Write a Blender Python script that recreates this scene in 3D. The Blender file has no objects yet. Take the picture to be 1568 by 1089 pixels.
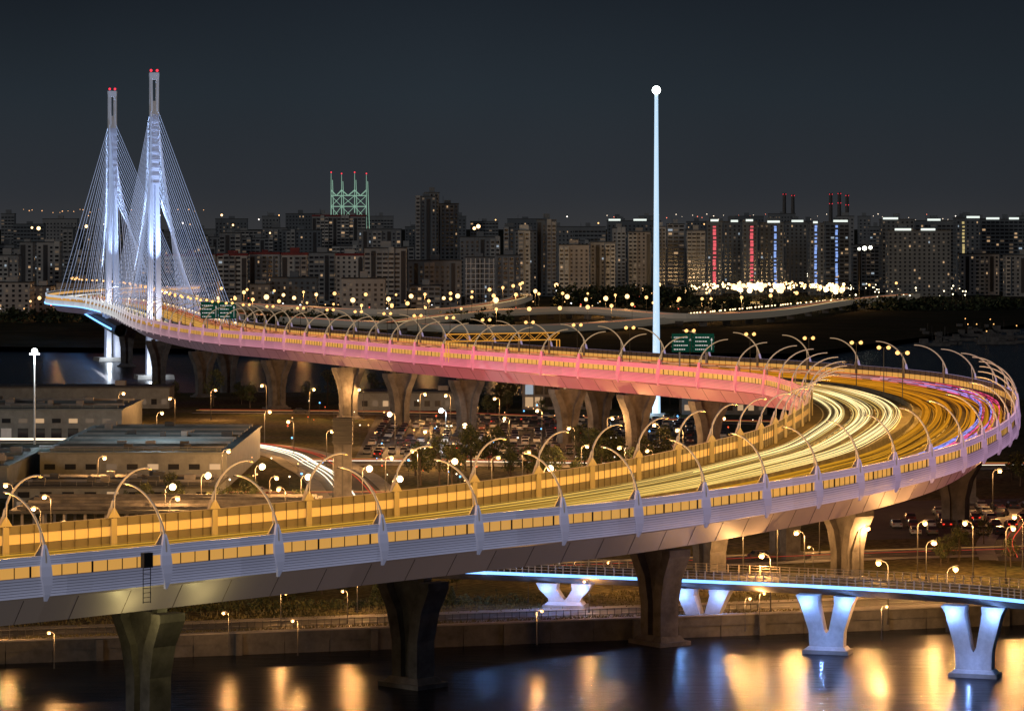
import bpy, math, random
from mathutils import Vector, Matrix
R=random.Random(11)
EYE=57.0; F=5000.0
GZ=3.5; WZ=1.5
def W(px,py,z):
    Y=F*(EYE-z)/(py-345.0)
    return Vector(((px-784)*Y/F,Y,z))
def at(px,Y): return (px-784)*Y/F
def hz(py,Y): return EYE-(py-345)*Y/F
scene=bpy.context.scene
COL=scene.collection
# ---------------------------------------------------------------- materials
def mat(name,color,rough=0.7,metal=0.0,emis=None,es=0.0,var=0.0,vscale=0.3,sample=True,vcol=False,bump=0.0,spec=0.5):
    m=bpy.data.materials.new(name); m.use_nodes=True
    nt=m.node_tree; b=nt.nodes['Principled BSDF']
    b.inputs['Base Color'].default_value=(*color,1); b.inputs['Roughness'].default_value=rough
    b.inputs['Metallic'].default_value=metal; b.inputs['Specular IOR Level'].default_value=spec
    if var>0 or bump>0:
        tc=nt.nodes.new('ShaderNodeTexCoord'); n=nt.nodes.new('ShaderNodeTexNoise')
        n.inputs['Scale'].default_value=vscale; n.inputs['Detail'].default_value=6; n.inputs['Roughness'].default_value=0.65
        nt.links.new(tc.outputs['Object'],n.inputs['Vector'])
        r=nt.nodes.new('ShaderNodeValToRGB')
        r.color_ramp.elements[0].position=0.3; r.color_ramp.elements[1].position=0.7
        r.color_ramp.elements[0].color=(*[c*(1-var) for c in color],1)
        r.color_ramp.elements[1].color=(*[min(1,c*(1+var)) for c in color],1)
        nt.links.new(n.outputs['Fac'],r.inputs['Fac']); nt.links.new(r.outputs['Color'],b.inputs['Base Color'])
        if bump>0:
            bp=nt.nodes.new('ShaderNodeBump'); bp.inputs['Strength'].default_value=bump
            nt.links.new(n.outputs['Fac'],bp.inputs['Height']); nt.links.new(bp.outputs['Normal'],b.inputs['Normal'])
    if emis is not None:
        b.inputs['Emission Color'].default_value=(*emis,1); b.inputs['Emission Strength'].default_value=es
    if vcol:
        a=nt.nodes.new('ShaderNodeAttribute'); a.attribute_name='Col'
        nt.links.new(a.outputs['Color'],b.inputs['Emission Color']); b.inputs['Emission Strength'].default_value=es
    if not sample:
        try: m.cycles.emission_sampling='NONE'
        except Exception: pass
    return m
M={}
M['asphalt']=mat('asphalt',(0.12,0.105,0.085),0.8,var=0.35,vscale=0.15,spec=0.2)
M['road_ground']=mat('street_asphalt',(0.06,0.058,0.055),0.7,var=0.3,vscale=0.2)
M['paint']=mat('road_paint',(0.6,0.6,0.58),0.6,var=0.2,vscale=2)
M['conc']=mat('concrete',(0.27,0.255,0.24),0.8,var=0.25,vscale=0.35,bump=0.1)
M['conc_dark']=mat('pier_concrete',(0.12,0.113,0.11),0.85,var=0.45,vscale=0.4,bump=0.15,spec=0.2)
M['fascia']=mat('fascia_panel_glow',(0.16,0.15,0.15),0.5,emis=(1,1,1),es=1.0,vcol=True,sample=False)  # emission colour carries the LED light falling on these surfaces
M['trail']=mat('light_trail',(0.0,0.0,0.0),1.0,emis=(1,1,1),es=1.0,vcol=True,sample=False,spec=0)
M['glowcol']=mat('lamp_glow',(0.0,0.0,0.0),1.0,emis=(1,1,1),es=1.0,vcol=True,sample=False,spec=0)
M['pane']=mat('amber_lit_pane',(0.4,0.25,0.06),0.4,emis=(1.0,0.50,0.11),es=0.58,sample=False,var=0.2,vscale=0.25)  # emission stands in for the lit road showing through the panes
M['mullion']=mat('window_frame',(0.07,0.055,0.045),0.6)
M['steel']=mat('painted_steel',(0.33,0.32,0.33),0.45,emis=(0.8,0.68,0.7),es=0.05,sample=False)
M['arch']=mat('arch_steel_glow',(0.40,0.38,0.38),0.45,emis=(1,1,1),es=1.0,vcol=True,sample=False)  # light on the arches is put in as emission colour
M['darksteel']=mat('dark_steel',(0.05,0.05,0.05),0.5)
M['white']=mat('white_paint',(0.7,0.7,0.7),0.5,var=0.1,vscale=1)
M['cable']=mat('stay_cable',(0.6,0.6,0.62),0.4,emis=(0.42,0.55,0.9),es=0.50,sample=False)  # bluish emission paints the cables as lit
M['pylon']=mat('pylon_concrete',(0.55,0.55,0.6),0.7,var=0.12,vscale=0.2,emis=(0.35,0.48,0.85),es=0.18,sample=False)  # blue emission adds painted floodlight glow to the shaft
M['mast']=mat('illuminated_mast',(0.6,0.65,0.7),0.4,emis=(0.50,0.75,1.0),es=0.95,sample=False)
M['bluestrip']=mat('blue_led',(0.1,0.1,0.1),0.4,emis=(0.16,0.42,1.0),es=2.6,sample=False)
M['green_sign']=mat('green_sign_face',(0.004,0.04,0.026),0.7,emis=(0.0,0.12,0.08),es=0.2,sample=False,spec=0.1)
M['sign_white']=mat('sign_legend',(0.35,0.37,0.36),0.6,emis=(1,1,1),es=0.45,sample=False)
M['carwhite']=mat('lamp_lens',(0.4,0.4,0.4),0.3)
M['roof']=mat('warehouse_roof',(0.13,0.15,0.15),0.6,var=0.35,vscale=0.12)
M['roofdark']=mat('roof_dark',(0.06,0.06,0.06),0.8,var=0.2,vscale=0.3)
M['glass']=mat('window_glass',(0.02,0.022,0.028),0.15)
M['winwarm']=mat('lit_window_warm',(0.1,0.1,0.1),0.5,emis=(1.0,0.62,0.32),es=0.5,sample=False)
M['wincool']=mat('lit_window_cool',(0.1,0.1,0.1),0.5,emis=(0.7,0.85,1.0),es=0.4,sample=False)
M['windim']=mat('dim_window',(0.1,0.1,0.1),0.5,emis=(1.0,0.7,0.45),es=0.08,sample=False)
M['red']=mat('red_light',(0.1,0,0),0.5,emis=(1.0,0.04,0.07),es=1.8,sample=False)
M['bark']=mat('bark',(0.08,0.06,0.045),0.9,var=0.3,vscale=2)
M['leafA']=mat('foliage_dark',(0.035,0.05,0.02),0.8,var=0.3,vscale=0.7)
M['leafB']=mat('foliage_light',(0.09,0.10,0.035),0.8,var=0.3,vscale=0.7)
M['wall_stone']=mat('granite_wall',(0.10,0.097,0.094),0.85,var=0.4,vscale=0.5,bump=0.3)
M['tyre']=mat('tyre',(0.02,0.02,0.02),0.8)
M['tail']=mat('tail_light',(0.2,0,0),0.4,emis=(1,0.04,0.02),es=1.6,sample=False)
M['head']=mat('head_light',(0.6,0.6,0.6),0.4,emis=(1,0.92,0.75),es=4.0,sample=False)
M['luminaire']=mat('sodium_luminaire',(0.5,0.4,0.3),0.4,emis=(1.0,0.50,0.15),es=2.0,sample=False)
M['lumhot']=mat('sodium_lamp_core',(0.5,0.4,0.3),0.4,emis=(1.0,0.72,0.38),es=5.0,sample=False)
M['luminw']=mat('white_luminaire',(0.5,0.5,0.5),0.4,emis=(0.9,1.0,0.95),es=9.0,sample=False)
M['greenlit']=mat('green_lit_lattice',(0.3,0.4,0.35),0.5,emis=(0.45,0.8,0.6),es=0.42,sample=False)
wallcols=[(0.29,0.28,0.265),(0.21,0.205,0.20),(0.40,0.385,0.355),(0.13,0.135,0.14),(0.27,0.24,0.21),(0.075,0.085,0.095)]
WALL=[mat('facade_%d'%i,c,0.85,var=0.28,vscale=0.05,emis=(0.85,0.9,1.0),es=0.009,sample=False,spec=0.15) for i,c in enumerate(wallcols)]  # faint emission stands in for city glow and haze
M['redroof']=mat('red_roof',(0.20,0.03,0.03),0.7,var=0.2,vscale=0.2)

def ground_mat(name,dark=1.0):
    m=bpy.data.materials.new(name); m.use_nodes=True; nt=m.node_tree; b=nt.nodes['Principled BSDF']
    b.inputs['Roughness'].default_value=0.95; b.inputs['Specular IOR Level'].default_value=0.1
    tc=nt.nodes.new('ShaderNodeTexCoord')
    n=nt.nodes.new('ShaderNodeTexNoise'); n.inputs['Scale'].default_value=0.035; n.inputs['Detail'].default_value=8
    n2=nt.nodes.new('ShaderNodeTexNoise'); n2.inputs['Scale'].default_value=0.9; n2.inputs['Detail'].default_value=8
    nt.links.new(tc.outputs['Object'],n.inputs['Vector']); nt.links.new(tc.outputs['Object'],n2.inputs['Vector'])
    r=nt.nodes.new('ShaderNodeValToRGB'); cr=r.color_ramp
    cr.elements[0].position=0.36; cr.elements[0].color=(0.06*dark,0.07*dark,0.03*dark,1)
    cr.elements[1].position=0.68; cr.elements[1].color=(0.15*dark,0.13*dark,0.10*dark,1)
    e=cr.elements.new(0.5); e.color=(0.12*dark,0.105*dark,0.045*dark,1)
    r2=nt.nodes.new('ShaderNodeValToRGB'); r2.color_ramp.elements[0].position=0.35; r2.color_ramp.elements[1].position=0.65
    r2.color_ramp.elements[0].color=(0.35,0.35,0.35,1); r2.color_ramp.elements[1].color=(1.3,1.25,1.1,1)
    mx=nt.nodes.new('ShaderNodeMix'); mx.data_type='RGBA'; mx.blend_type='MULTIPLY'; mx.inputs[0].default_value=1.0
    nt.links.new(n.outputs['Fac'],r.inputs['Fac']); nt.links.new(n2.outputs['Fac'],r2.inputs['Fac'])
    nt.links.new(r.outputs['Color'],mx.inputs[6]); nt.links.new(r2.outputs['Color'],mx.inputs[7])
    nt.links.new(mx.outputs[2],b.inputs['Base Color'])
    bp=nt.nodes.new('ShaderNodeBump'); bp.inputs['Strength'].default_value=0.5
    nt.links.new(n2.outputs['Fac'],bp.inputs['Height']); nt.links.new(bp.outputs['Normal'],b.inputs['Normal'])
    return m
M['land']=ground_mat('land_surface'); M['landfar']=ground_mat('far_land_surface',0.4)
def water_mat():
    m=bpy.data.materials.new('river_water'); m.use_nodes=True; nt=m.node_tree; b=nt.nodes['Principled BSDF']
    b.inputs['Base Color'].default_value=(0.007,0.010,0.019,1); b.inputs['Roughness'].default_value=0.26
    b.inputs['IOR'].default_value=1.33; b.inputs['Specular IOR Level'].default_value=0.10
    tc=nt.nodes.new('ShaderNodeTexCoord'); mp=nt.nodes.new('ShaderNodeMapping'); mp.inputs['Scale'].default_value=(0.3,0.9,1)
    n=nt.nodes.new('ShaderNodeTexNoise'); n.inputs['Scale'].default_value=0.6; n.inputs['Detail'].default_value=6
    nt.links.new(tc.outputs['Object'],mp.inputs['Vector']); nt.links.new(mp.outputs['Vector'],n.inputs['Vector'])
    bp=nt.nodes.new('ShaderNodeBump'); bp.inputs['Strength'].default_value=0.45; bp.inputs['Distance'].default_value=0.3
    nt.links.new(n.outputs['Fac'],bp.inputs['Height']); nt.links.new(bp.outputs['Normal'],b.inputs['Normal'])
    return m
M['water']=water_mat()

# ---------------------------------------------------------------- mesh builder
class MB:
    def __init__(s): s.v=[]; s.f=[]; s.m=[]; s.c=[]; s.mats=[]
    def mi(s,mt):
        if mt not in s.mats: s.mats.append(mt)
        return s.mats.index(mt)
    def face(s,pts,mt,col=None):
        b=len(s.v); s.v.extend([tuple(p) for p in pts]); s.f.append(tuple(range(b,b+len(pts)))); s.m.append(s.mi(mt)); s.c.append(col)
    def idx(s,ids,mt,col=None):
        s.f.append(tuple(ids)); s.m.append(s.mi(mt)); s.c.append(col)
    def box(s,c,size,mt,rot=0.0,col=None,top=None):
        cx,cy,cz=c; wx,wy,h=size; sx,sy=top if top else (1,1)
        ca,sa=math.cos(rot),math.sin(rot); b=len(s.v)
        for k in (0,1):
            for (i,j) in ((-1,-1),(1,-1),(1,1),(-1,1)):
                x=i*wx/2*(sx if k else 1); y=j*wy/2*(sy if k else 1)
                s.v.append((cx+x*ca-y*sa,cy+x*sa+y*ca,cz+h*k))
        for q in ((3,2,1,0),(4,5,6,7),(0,1,5,4),(1,2,6,5),(2,3,7,6),(3,0,4,7)):
            s.idx([b+i for i in q],mt,col)
    def hexa(s,bot,top,mt,col=None):
        b=len(s.v); s.v.extend([tuple(p) for p in bot]+[tuple(p) for p in top])
        for q in ((3,2,1,0),(4,5,6,7),(0,1,5,4),(1,2,6,5),(2,3,7,6),(3,0,4,7)):
            s.idx([b+i for i in q],mt,col)
    def tube(s,pts,r,mt,n=5,col=None,r2=None,flat=1.0):
        pts=[Vector(p) for p in pts]; b=len(s.v); N=len(pts)
        for i,p in enumerate(pts):
            d=(pts[min(i+1,N-1)]-pts[max(i-1,0)])
            if d.length<1e-6: d=Vector((0,0,1))
            d.normalize()
            up=Vector((0,0,1)) if abs(d.z)<0.9 else Vector((1,0,0))
            a=d.cross(up).normalized(); c=a.cross(d)
            rr=r if r2 is None else r+(r2-r)*i/(N-1)
            for k in range(n):
                t=2*math.pi*k/n+(math.pi/4 if flat==1.0 else 0)
                s.v.append(tuple(p+a*math.cos(t)*rr*flat+c*math.sin(t)*rr))
        for i in range(N-1):
            cc=col[i] if isinstance(col,list) else col
            for k in range(n):
                s.idx((b+i*n+k,b+i*n+(k+1)%n,b+(i+1)*n+(k+1)%n,b+(i+1)*n+k),mt,cc)
    def ball(s,c,r,mt,col=None,n=6,m=4,sz=1.0):
        b=len(s.v); cx,cy,cz=c
        s.v.append((cx,cy,cz+r*sz))
        for i in range(1,m):
            ph=math.pi*i/m
            for k in range(n):
                t=2*math.pi*k/n
                s.v.append((cx+r*math.sin(ph)*math.cos(t),cy+r*math.sin(ph)*math.sin(t),cz+r*math.cos(ph)*sz))
        s.v.append((cx,cy,cz-r*sz)); last=len(s.v)-1
        for k in range(n): s.idx((b,b+1+k,b+1+(k+1)%n),mt,col)
        for i in range(m-2):
            for k in range(n):
                a=b+1+i*n
                s.idx((a+k,a+n+k,a+n+(k+1)%n,a+(k+1)%n),mt,col)
        a=b+1+(m-2)*n
        for k in range(n): s.idx((a+k,last,a+(k+1)%n),mt,col)
    def mesh(s,name,smooth=False):
        me=bpy.data.meshes.new(name); me.from_pydata(s.v,[],s.f)
        for mt in s.mats: me.materials.append(M[mt] if isinstance(mt,str) else mt)
        me.polygons.foreach_set('material_index',s.m)
        if any(c is not None for c in s.c):
            at_=me.color_attributes.new('Col','FLOAT_COLOR','CORNER'); data=[]
            for f,c in zip(s.f,s.c):
                c=c or (0,0,0); data.extend([c[0],c[1],c[2],1.0]*len(f))
            at_.data.foreach_set('color',data)
        if smooth: me.polygons.foreach_set('use_smooth',[True]*len(s.f))
        me.update(); return me
    def obj(s,name,parent=None,smooth=False):
        o=bpy.data.objects.new(name,s.mesh(name,smooth)); COL.objects.link(o)
        if parent: o.parent=parent
        return o
def empty(name):
    e=bpy.data.objects.new(name,None); COL.objects.link(e); return e
def inst(me,name,loc,rz=0,sc=1.0,parent=None):
    o=bpy.data.objects.new(name,me); o.location=loc; o.rotation_euler=(0,0,rz); o.scale=(sc,sc,sc); COL.objects.link(o)
    if parent: o.parent=parent
    return o
def light(name,loc,power,color,radius=0.25,kind='POINT',parent=None,target=None,angle=60):
    l=bpy.data.lights.new(name,kind); l.energy=power; l.color=color; l.shadow_soft_size=radius
    if kind=='SPOT': l.spot_size=math.radians(angle); l.spot_blend=0.6
    o=bpy.data.objects.new(name,l); o.location=loc
    if target is not None: o.rotation_euler=(Vector(target)-Vector(loc)).to_track_quat('-Z','Y').to_euler()
    COL.objects.link(o)
    if parent:
        o.parent=parent
        o.matrix_parent_inverse=(Matrix.Translation(parent.location) @ parent.rotation_euler.to_matrix().to_4x4() @ Matrix.Diagonal((*parent.scale,1))).inverted()
    return o

# ---------------------------------------------------------------- camera, world, added fill sun
cam=bpy.data.cameras.new('camera'); co=bpy.data.objects.new('camera',cam); COL.objects.link(co)
co.location=(0,0,EYE); co.rotation_euler=(math.radians(90),0,0)
cam.sensor_width=36; cam.lens=F/1568*36; cam.shift_y=-199.5/1568; cam.clip_start=1; cam.clip_end=60000
scene.camera=co
scene.view_settings.view_transform='Standard'
w=bpy.data.worlds.new('World'); scene.world=w; w.use_nodes=True; nt=w.node_tree
bg=nt.nodes['Background']; out=nt.nodes['World Output']
sky=nt.nodes.new('ShaderNodeTexSky'); sky.sky_type='NISHITA'; sky.sun_disc=False
sky.sun_elevation=math.radians(3); sky.sun_rotation=math.radians(200)
nt.links.new(sky.outputs['Color'],bg.inputs['Color']); bg.inputs['Strength'].default_value=0.0002
tc=nt.nodes.new('ShaderNodeTexCoord'); sp=nt.nodes.new('ShaderNodeSeparateXYZ'); nt.links.new(tc.outputs['Generated'],sp.inputs[0])
rp=nt.nodes.new('ShaderNodeValToRGB'); cr=rp.color_ramp
cr.elements[0].position=0.0; cr.elements[0].color=(0.033,0.034,0.037,1)
cr.elements[1].position=0.08; cr.elements[1].color=(0.0080,0.0115,0.0170,1)
e=cr.elements.new(0.010); e.color=(0.0245,0.0280,0.034,1)
e=cr.elements.new(0.040); e.color=(0.0165,0.0232,0.0305,1)
nt.links.new(sp.outputs['Z'],rp.inputs['Fac'])
nz=nt.nodes.new('ShaderNodeTexNoise'); nz.inputs['Scale'].default_value=5; nz.inputs['Detail'].default_value=3
nt.links.new(tc.outputs['Generated'],nz.inputs['Vector'])
mr=nt.nodes.new('ShaderNodeMapRange'); mr.inputs[1].default_value=0.3; mr.inputs[2].default_value=0.7; mr.inputs[3].default_value=0.82; mr.inputs[4].default_value=1.18
nt.links.new(nz.outputs['Fac'],mr.inputs[0])
bg2=nt.nodes.new('ShaderNodeBackground'); nt.links.new(rp.outputs['Color'],bg2.inputs['Color']); nt.links.new(mr.outputs[0],bg2.inputs['Strength'])
ad=nt.nodes.new('ShaderNodeAddShader'); nt.links.new(bg.outputs[0],ad.inputs[0]); nt.links.new(bg2.outputs[0],ad.inputs[1]); nt.links.new(ad.outputs[0],out.inputs[0])
sl=bpy.data.lights.new('facade_fill_sun','SUN'); sl.energy=0.36; sl.color=(1.0,0.95,0.90); sl.angle=math.radians(8)  # added low fill from behind the camera to brighten facades
so=bpy.data.objects.new('facade_fill_sun',sl); COL.objects.link(so)
so.rotation_euler=Vector((0.62,0.74,-0.16)).to_track_quat('-Z','Y').to_euler()

# ---------------------------------------------------------------- land and water
mb=MB(); mb.face([(-9000,-300,WZ),(9000,-300,WZ),(9000,9000,WZ),(-9000,9000,WZ)],'water'); mb.obj('river_water')
def wallY(x): return 412+ (x+70)*0.30
mb=MB()
mb.face([(-700,wallY(-700)+180,GZ),(-160,wallY(-160)+14,GZ),(-70,wallY(-70),GZ),(80,wallY(80),GZ),(300,wallY(300),GZ),(600,600,GZ),(600,1010,GZ),(90,1000,GZ),(-60,1045,GZ),(-140,1040,GZ),(-320,1010,GZ),(-700,980,GZ)],'land')
mb.face([(-30000,1480,GZ),(-260,1450,GZ),(-40,1380,GZ),(120,1360,GZ),(210,1600,GZ),(330,1900,GZ),(900,1900,GZ),(30000,1900,GZ),(30000,40000,GZ),(-30000,40000,GZ)],'landfar')
mb.obj('ground')
mb=MB()
pts=[(-160,wallY(-160)+14),(-70,wallY(-70)),(80,wallY(80)),(300,wallY(300))]
for a,b in zip(pts,pts[1:]):
    n=max(1,int(math.dist(a,b)/6))
    for i in range(n):
        x0=a[0]+(b[0]-a[0])*i/n; y0=a[1]+(b[1]-a[1])*i/n; x1=a[0]+(b[0]-a[0])*(i+1)/n; y1=a[1]+(b[1]-a[1])*(i+1)/n
        L=math.dist((x0,y0),(x1,y1)); r=math.atan2(y1-y0,x1-x0)
        mb.box(((x0+x1)/2,(y0+y1)/2,-1),(L-0.10,0.8,GZ+0.5),'wall_stone',r)
        mb.box(((x0+x1)/2,(y0+y1)/2,GZ-0.5),(L-0.04,1.1,1.3),'wall_stone',r)
        mb.box(((x0+x1)/2,(y0+y1)/2-0.1,GZ+0.8),(L,1.3,0.18),'conc',r)
        if i%3==0: mb.box((x0,y0-0.5,-1),(0.9,1.0,GZ+1.7),'wall_stone',r)
mb.obj('embankment_wall')

# ---------------------------------------------------------------- viaduct path
ST=[(-80,313,-101,334),(-53,339,-74,360),(-40,352,-60.5,373),(-3,392.6,-24.5,413),(19,417.6,-2,446),(41,452,17.5,484),(58.5,487,33.5,528),
(74,528,43.5,560),(89,585,52,603),(98,635,58.5,642),(104,680,61.5,680),(104.5,722,61,725),(97,772,55.6,762),(73,826,35,808),(44,868,11,852),
(13,920,-17,905),(-5,955,-34.6,940.6),(-45,1044,-73,1027),(-78,1112,-106,1098),(-110,1234,-140,1226),(-143,1413,-172,1405),(-174,1550,-201,1538),(-206,1640,-233,1634),(-208,1750,-238,1760),(-180,1900,-208,1915)]
zs=[19,19,19,19,19,19.1,19.3,19.6,19.9,20.3,20.7,21.1,21.5,22,22.3,22.5,22.5,22.5,22.5,22.5,22.5,22.5,22,21,19]
KP=[]
for (a,b,c,d),z in zip(ST,zs):
    k=(EYE-z)/38.0
    KP.append((a*k,b*k,c*k,d*k,z))
def cat(p0,p1,p2,p3,t):
    return tuple(0.5*((2*b)+(-a+c)*t+(2*a-5*b+4*c-d)*t*t+(-a+3*b-3*c+d)*t**3) for a,b,c,d in zip(p0,p1,p2,p3))
fine=[]
for i in range(len(KP)-1):
    p0=KP[max(i-1,0)];p1=KP[i];p2=KP[i+1];p3=KP[min(i+2,len(KP)-1)]
    for j in range(40): fine.append((i+j/40.0,)+cat(p0,p1,p2,p3,j/40.0))
def cen(p): return Vector(((p[1]+p[3])/2,(p[2]+p[4])/2,p[5]))
cum=[0]
for a,b in zip(fine,fine[1:]): cum.append(cum[-1]+(cen(b)-cen(a)).length)
LEN=cum[-1]
def P(s):
    s=max(0,min(LEN-0.01,s)); lo,hi=0,len(cum)-1
    while hi-lo>1:
        m_=(lo+hi)//2
        if cum[m_]<=s: lo=m_
        else: hi=m_
    t=(s-cum[lo])/(cum[hi]-cum[lo]); a=fine[lo]; b=fine[hi]
    return tuple(x+(y-x)*t for x,y in zip(a,b))
DS=3.5
NS=int(LEN/DS)
S=[P(i*DS) for i in range(NS)]
def frame(p):
    O=Vector((p[1],p[2],p[5])); I=Vector((p[3],p[4],p[5])); n=(I-O); w_=n.length; n/=w_
    return O,I,n,w_
FR=[frame(p) for p in S]
via=empty('highway_viaduct')
mb=MB(); 
for O,I,n,w_ in FR: mb.v+= [tuple(O),tuple(I)]
for i in range(NS-1): mb.idx((2*i,2*i+2,2*i+3,2*i+1),'asphalt')
mb.obj('road_deck',via)
mb=MB()
for fr in (0.06,0.20,0.32,0.44,0.56,0.68,0.80,0.94):
    solid=fr in (0.06,0.44,0.56,0.94)
    for i in range(NS-1):
        if not solid and i%3==2: continue
        O,I,n,w_=FR[i];O2,I2,n2,w2=FR[i+1]
        a=O+n*w_*fr;b=O2+n2*w2*fr; up=Vector((0,0,0.012))
        mb.face([a-n*0.12+up,b-n2*0.12+up,b+n2*0.12+up,a+n*0.12+up],'paint')
mb.obj('lane_markings',via)
def lerp3(a,b,t): return tuple(x+(y-x)*t for x,y in zip(a,b))
def keyed(keys,t):
    if t<=keys[0][0]: return keys[0][1]
    for (a,ca),(b,cb) in zip(keys,keys[1:]):
        if t<=b: return lerp3(ca,cb,(t-a)/(b-a))
    return keys[-1][1]
FO=[(0,(0.115,0.12,0.165)),(3,(0.13,0.135,0.20)),(5,(0.21,0.165,0.25)),(7,(0.30,0.17,0.27)),(9,(0.27,0.16,0.29)),(11,(0.20,0.16,0.28)),(24,(0.2,0.15,0.2))]  # painted LED light along the outer barrier
FI=[(0,(0.17,0.09,0.03)),(9,(0.35,0.16,0.08)),(11,(0.62,0.13,0.12)),(13,(0.85,0.12,0.17)),(15,(0.70,0.13,0.20)),(17,(0.48,0.17,0.24)),(18.5,(0.36,0.20,0.24)),(20,(0.6,0.6,0.6)),(24,(0.3,0.4,0.6))]  # painted pink and orange light along the inner barrier
UO=[(0,(0.040,0.034,0.030)),(4,(0.05,0.032,0.03)),(6,(0.12,0.042,0.042)),(9,(0.15,0.04,0.05)),(24,(0.05,0.02,0.02))]  # reddish light under the girders, painted as emission (outer, then inner)
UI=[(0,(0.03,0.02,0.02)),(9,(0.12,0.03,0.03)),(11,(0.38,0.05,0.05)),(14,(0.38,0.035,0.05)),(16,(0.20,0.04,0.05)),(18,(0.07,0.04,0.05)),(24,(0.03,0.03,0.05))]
FA=[(0,(0.07,0.065,0.06)),(5,(0.09,0.075,0.07)),(8,(0.15,0.11,0.11)),(11,(0.18,0.13,0.11)),(13,(0.26,0.18,0.10)),(17,(0.24,0.17,0.10)),(24,(0.1,0.1,0.1))]  # painted light on the arches, golden along the back run
def sweep(mb,edge,prof,mt,keys,mult,s0=0,s1=None,closed=True):
    s1=s1 or NS; b=len(mb.v); k=len(prof)
    for i in range(s0,s1):
        O,I,n,w_=FR[i]
        base,nn=(O,n) if edge=='O' else (I,-n)
        for (u,z) in prof:
            if u=='h': u=w_/2-0.25
            elif isinstance(u,tuple): u=w_/2+u[0]
            q=base+nn*u; mb.v.append((q.x,q.y,q.z+z))
    for i in range(s1-s0-1):
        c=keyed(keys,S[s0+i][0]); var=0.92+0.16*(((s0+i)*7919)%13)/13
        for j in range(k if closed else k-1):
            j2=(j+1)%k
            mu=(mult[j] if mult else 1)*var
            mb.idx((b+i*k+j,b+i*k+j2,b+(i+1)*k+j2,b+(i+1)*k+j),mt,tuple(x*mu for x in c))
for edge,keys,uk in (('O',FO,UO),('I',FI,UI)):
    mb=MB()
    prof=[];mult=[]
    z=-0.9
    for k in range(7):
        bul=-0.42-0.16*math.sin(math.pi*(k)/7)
        prof.append((bul,z)); mult.append(1.15-0.05*k)  # rib steps imitate LED light from below by brightness
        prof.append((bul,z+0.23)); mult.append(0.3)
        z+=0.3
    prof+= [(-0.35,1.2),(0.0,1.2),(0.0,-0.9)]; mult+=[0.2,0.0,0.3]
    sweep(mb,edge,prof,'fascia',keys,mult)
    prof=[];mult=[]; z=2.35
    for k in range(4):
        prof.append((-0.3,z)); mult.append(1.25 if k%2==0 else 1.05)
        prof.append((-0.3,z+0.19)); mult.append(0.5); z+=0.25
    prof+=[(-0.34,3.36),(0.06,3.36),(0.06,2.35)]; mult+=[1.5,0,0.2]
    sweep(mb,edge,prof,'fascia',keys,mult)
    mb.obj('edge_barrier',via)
    mb=MB(); sweep(mb,edge,[(-0.12,1.2),(-0.12,2.35)],'pane',keys,None,closed=False); mb.obj('barrier_windows',via)
    mb=MB(); s=0; k=0
    while s<LEN*0.72:
        O,I,n,w_=frame(P(s)); base,nn=(O,n) if edge=='O' else (I,-n)
        q=base-nn*0.2; mb.box((q.x,q.y,q.z+1.2),(0.07,0.22 if k%4==0 else 0.08,1.15),'mullion',math.atan2(n.y,n.x)); 
        q=base+nn*0.14; mb.box((q.x,q.y,q.z),(0.07,0.07,3.3),'mullion',math.atan2(n.y,n.x))
        s+=2.05; k+=1
    mb.obj('window_mullions',via)
    mb=MB()
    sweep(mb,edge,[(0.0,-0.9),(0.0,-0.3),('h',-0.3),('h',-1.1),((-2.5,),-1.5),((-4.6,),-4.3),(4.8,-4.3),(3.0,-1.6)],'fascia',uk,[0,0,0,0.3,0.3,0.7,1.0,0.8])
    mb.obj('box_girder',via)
    mb=MB(); s=6
    while s<LEN*0.7:
        O,I,n,w_=frame(P(s)); base,nn=(O,n) if edge=='O' else (I,-n); t_=Vector((-n.y,n.x,0))
        a=base+nn*2.97+Vector((0,0,-1.63)); b=base+nn*4.77+Vector((0,0,-4.33))
        mb.hexa([b-t_*.025,b+t_*.025,b+t_*.025+nn*.1,b-t_*.025+nn*.1],[a-t_*.025,a+t_*.025,a+t_*.025+nn*.1,a-t_*.025+nn*.1],'mullion')
        s+=7.3
    mb.obj('girder_joints',via)
mb=MB(); prof=[((-0.35,),0),((-0.15,),0.9),((0.15,),0.9),((0.35,),0)]
sweep(mb,'O',prof,'conc_dark',FO,None,closed=False); mb.obj('median_barrier',via)
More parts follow.
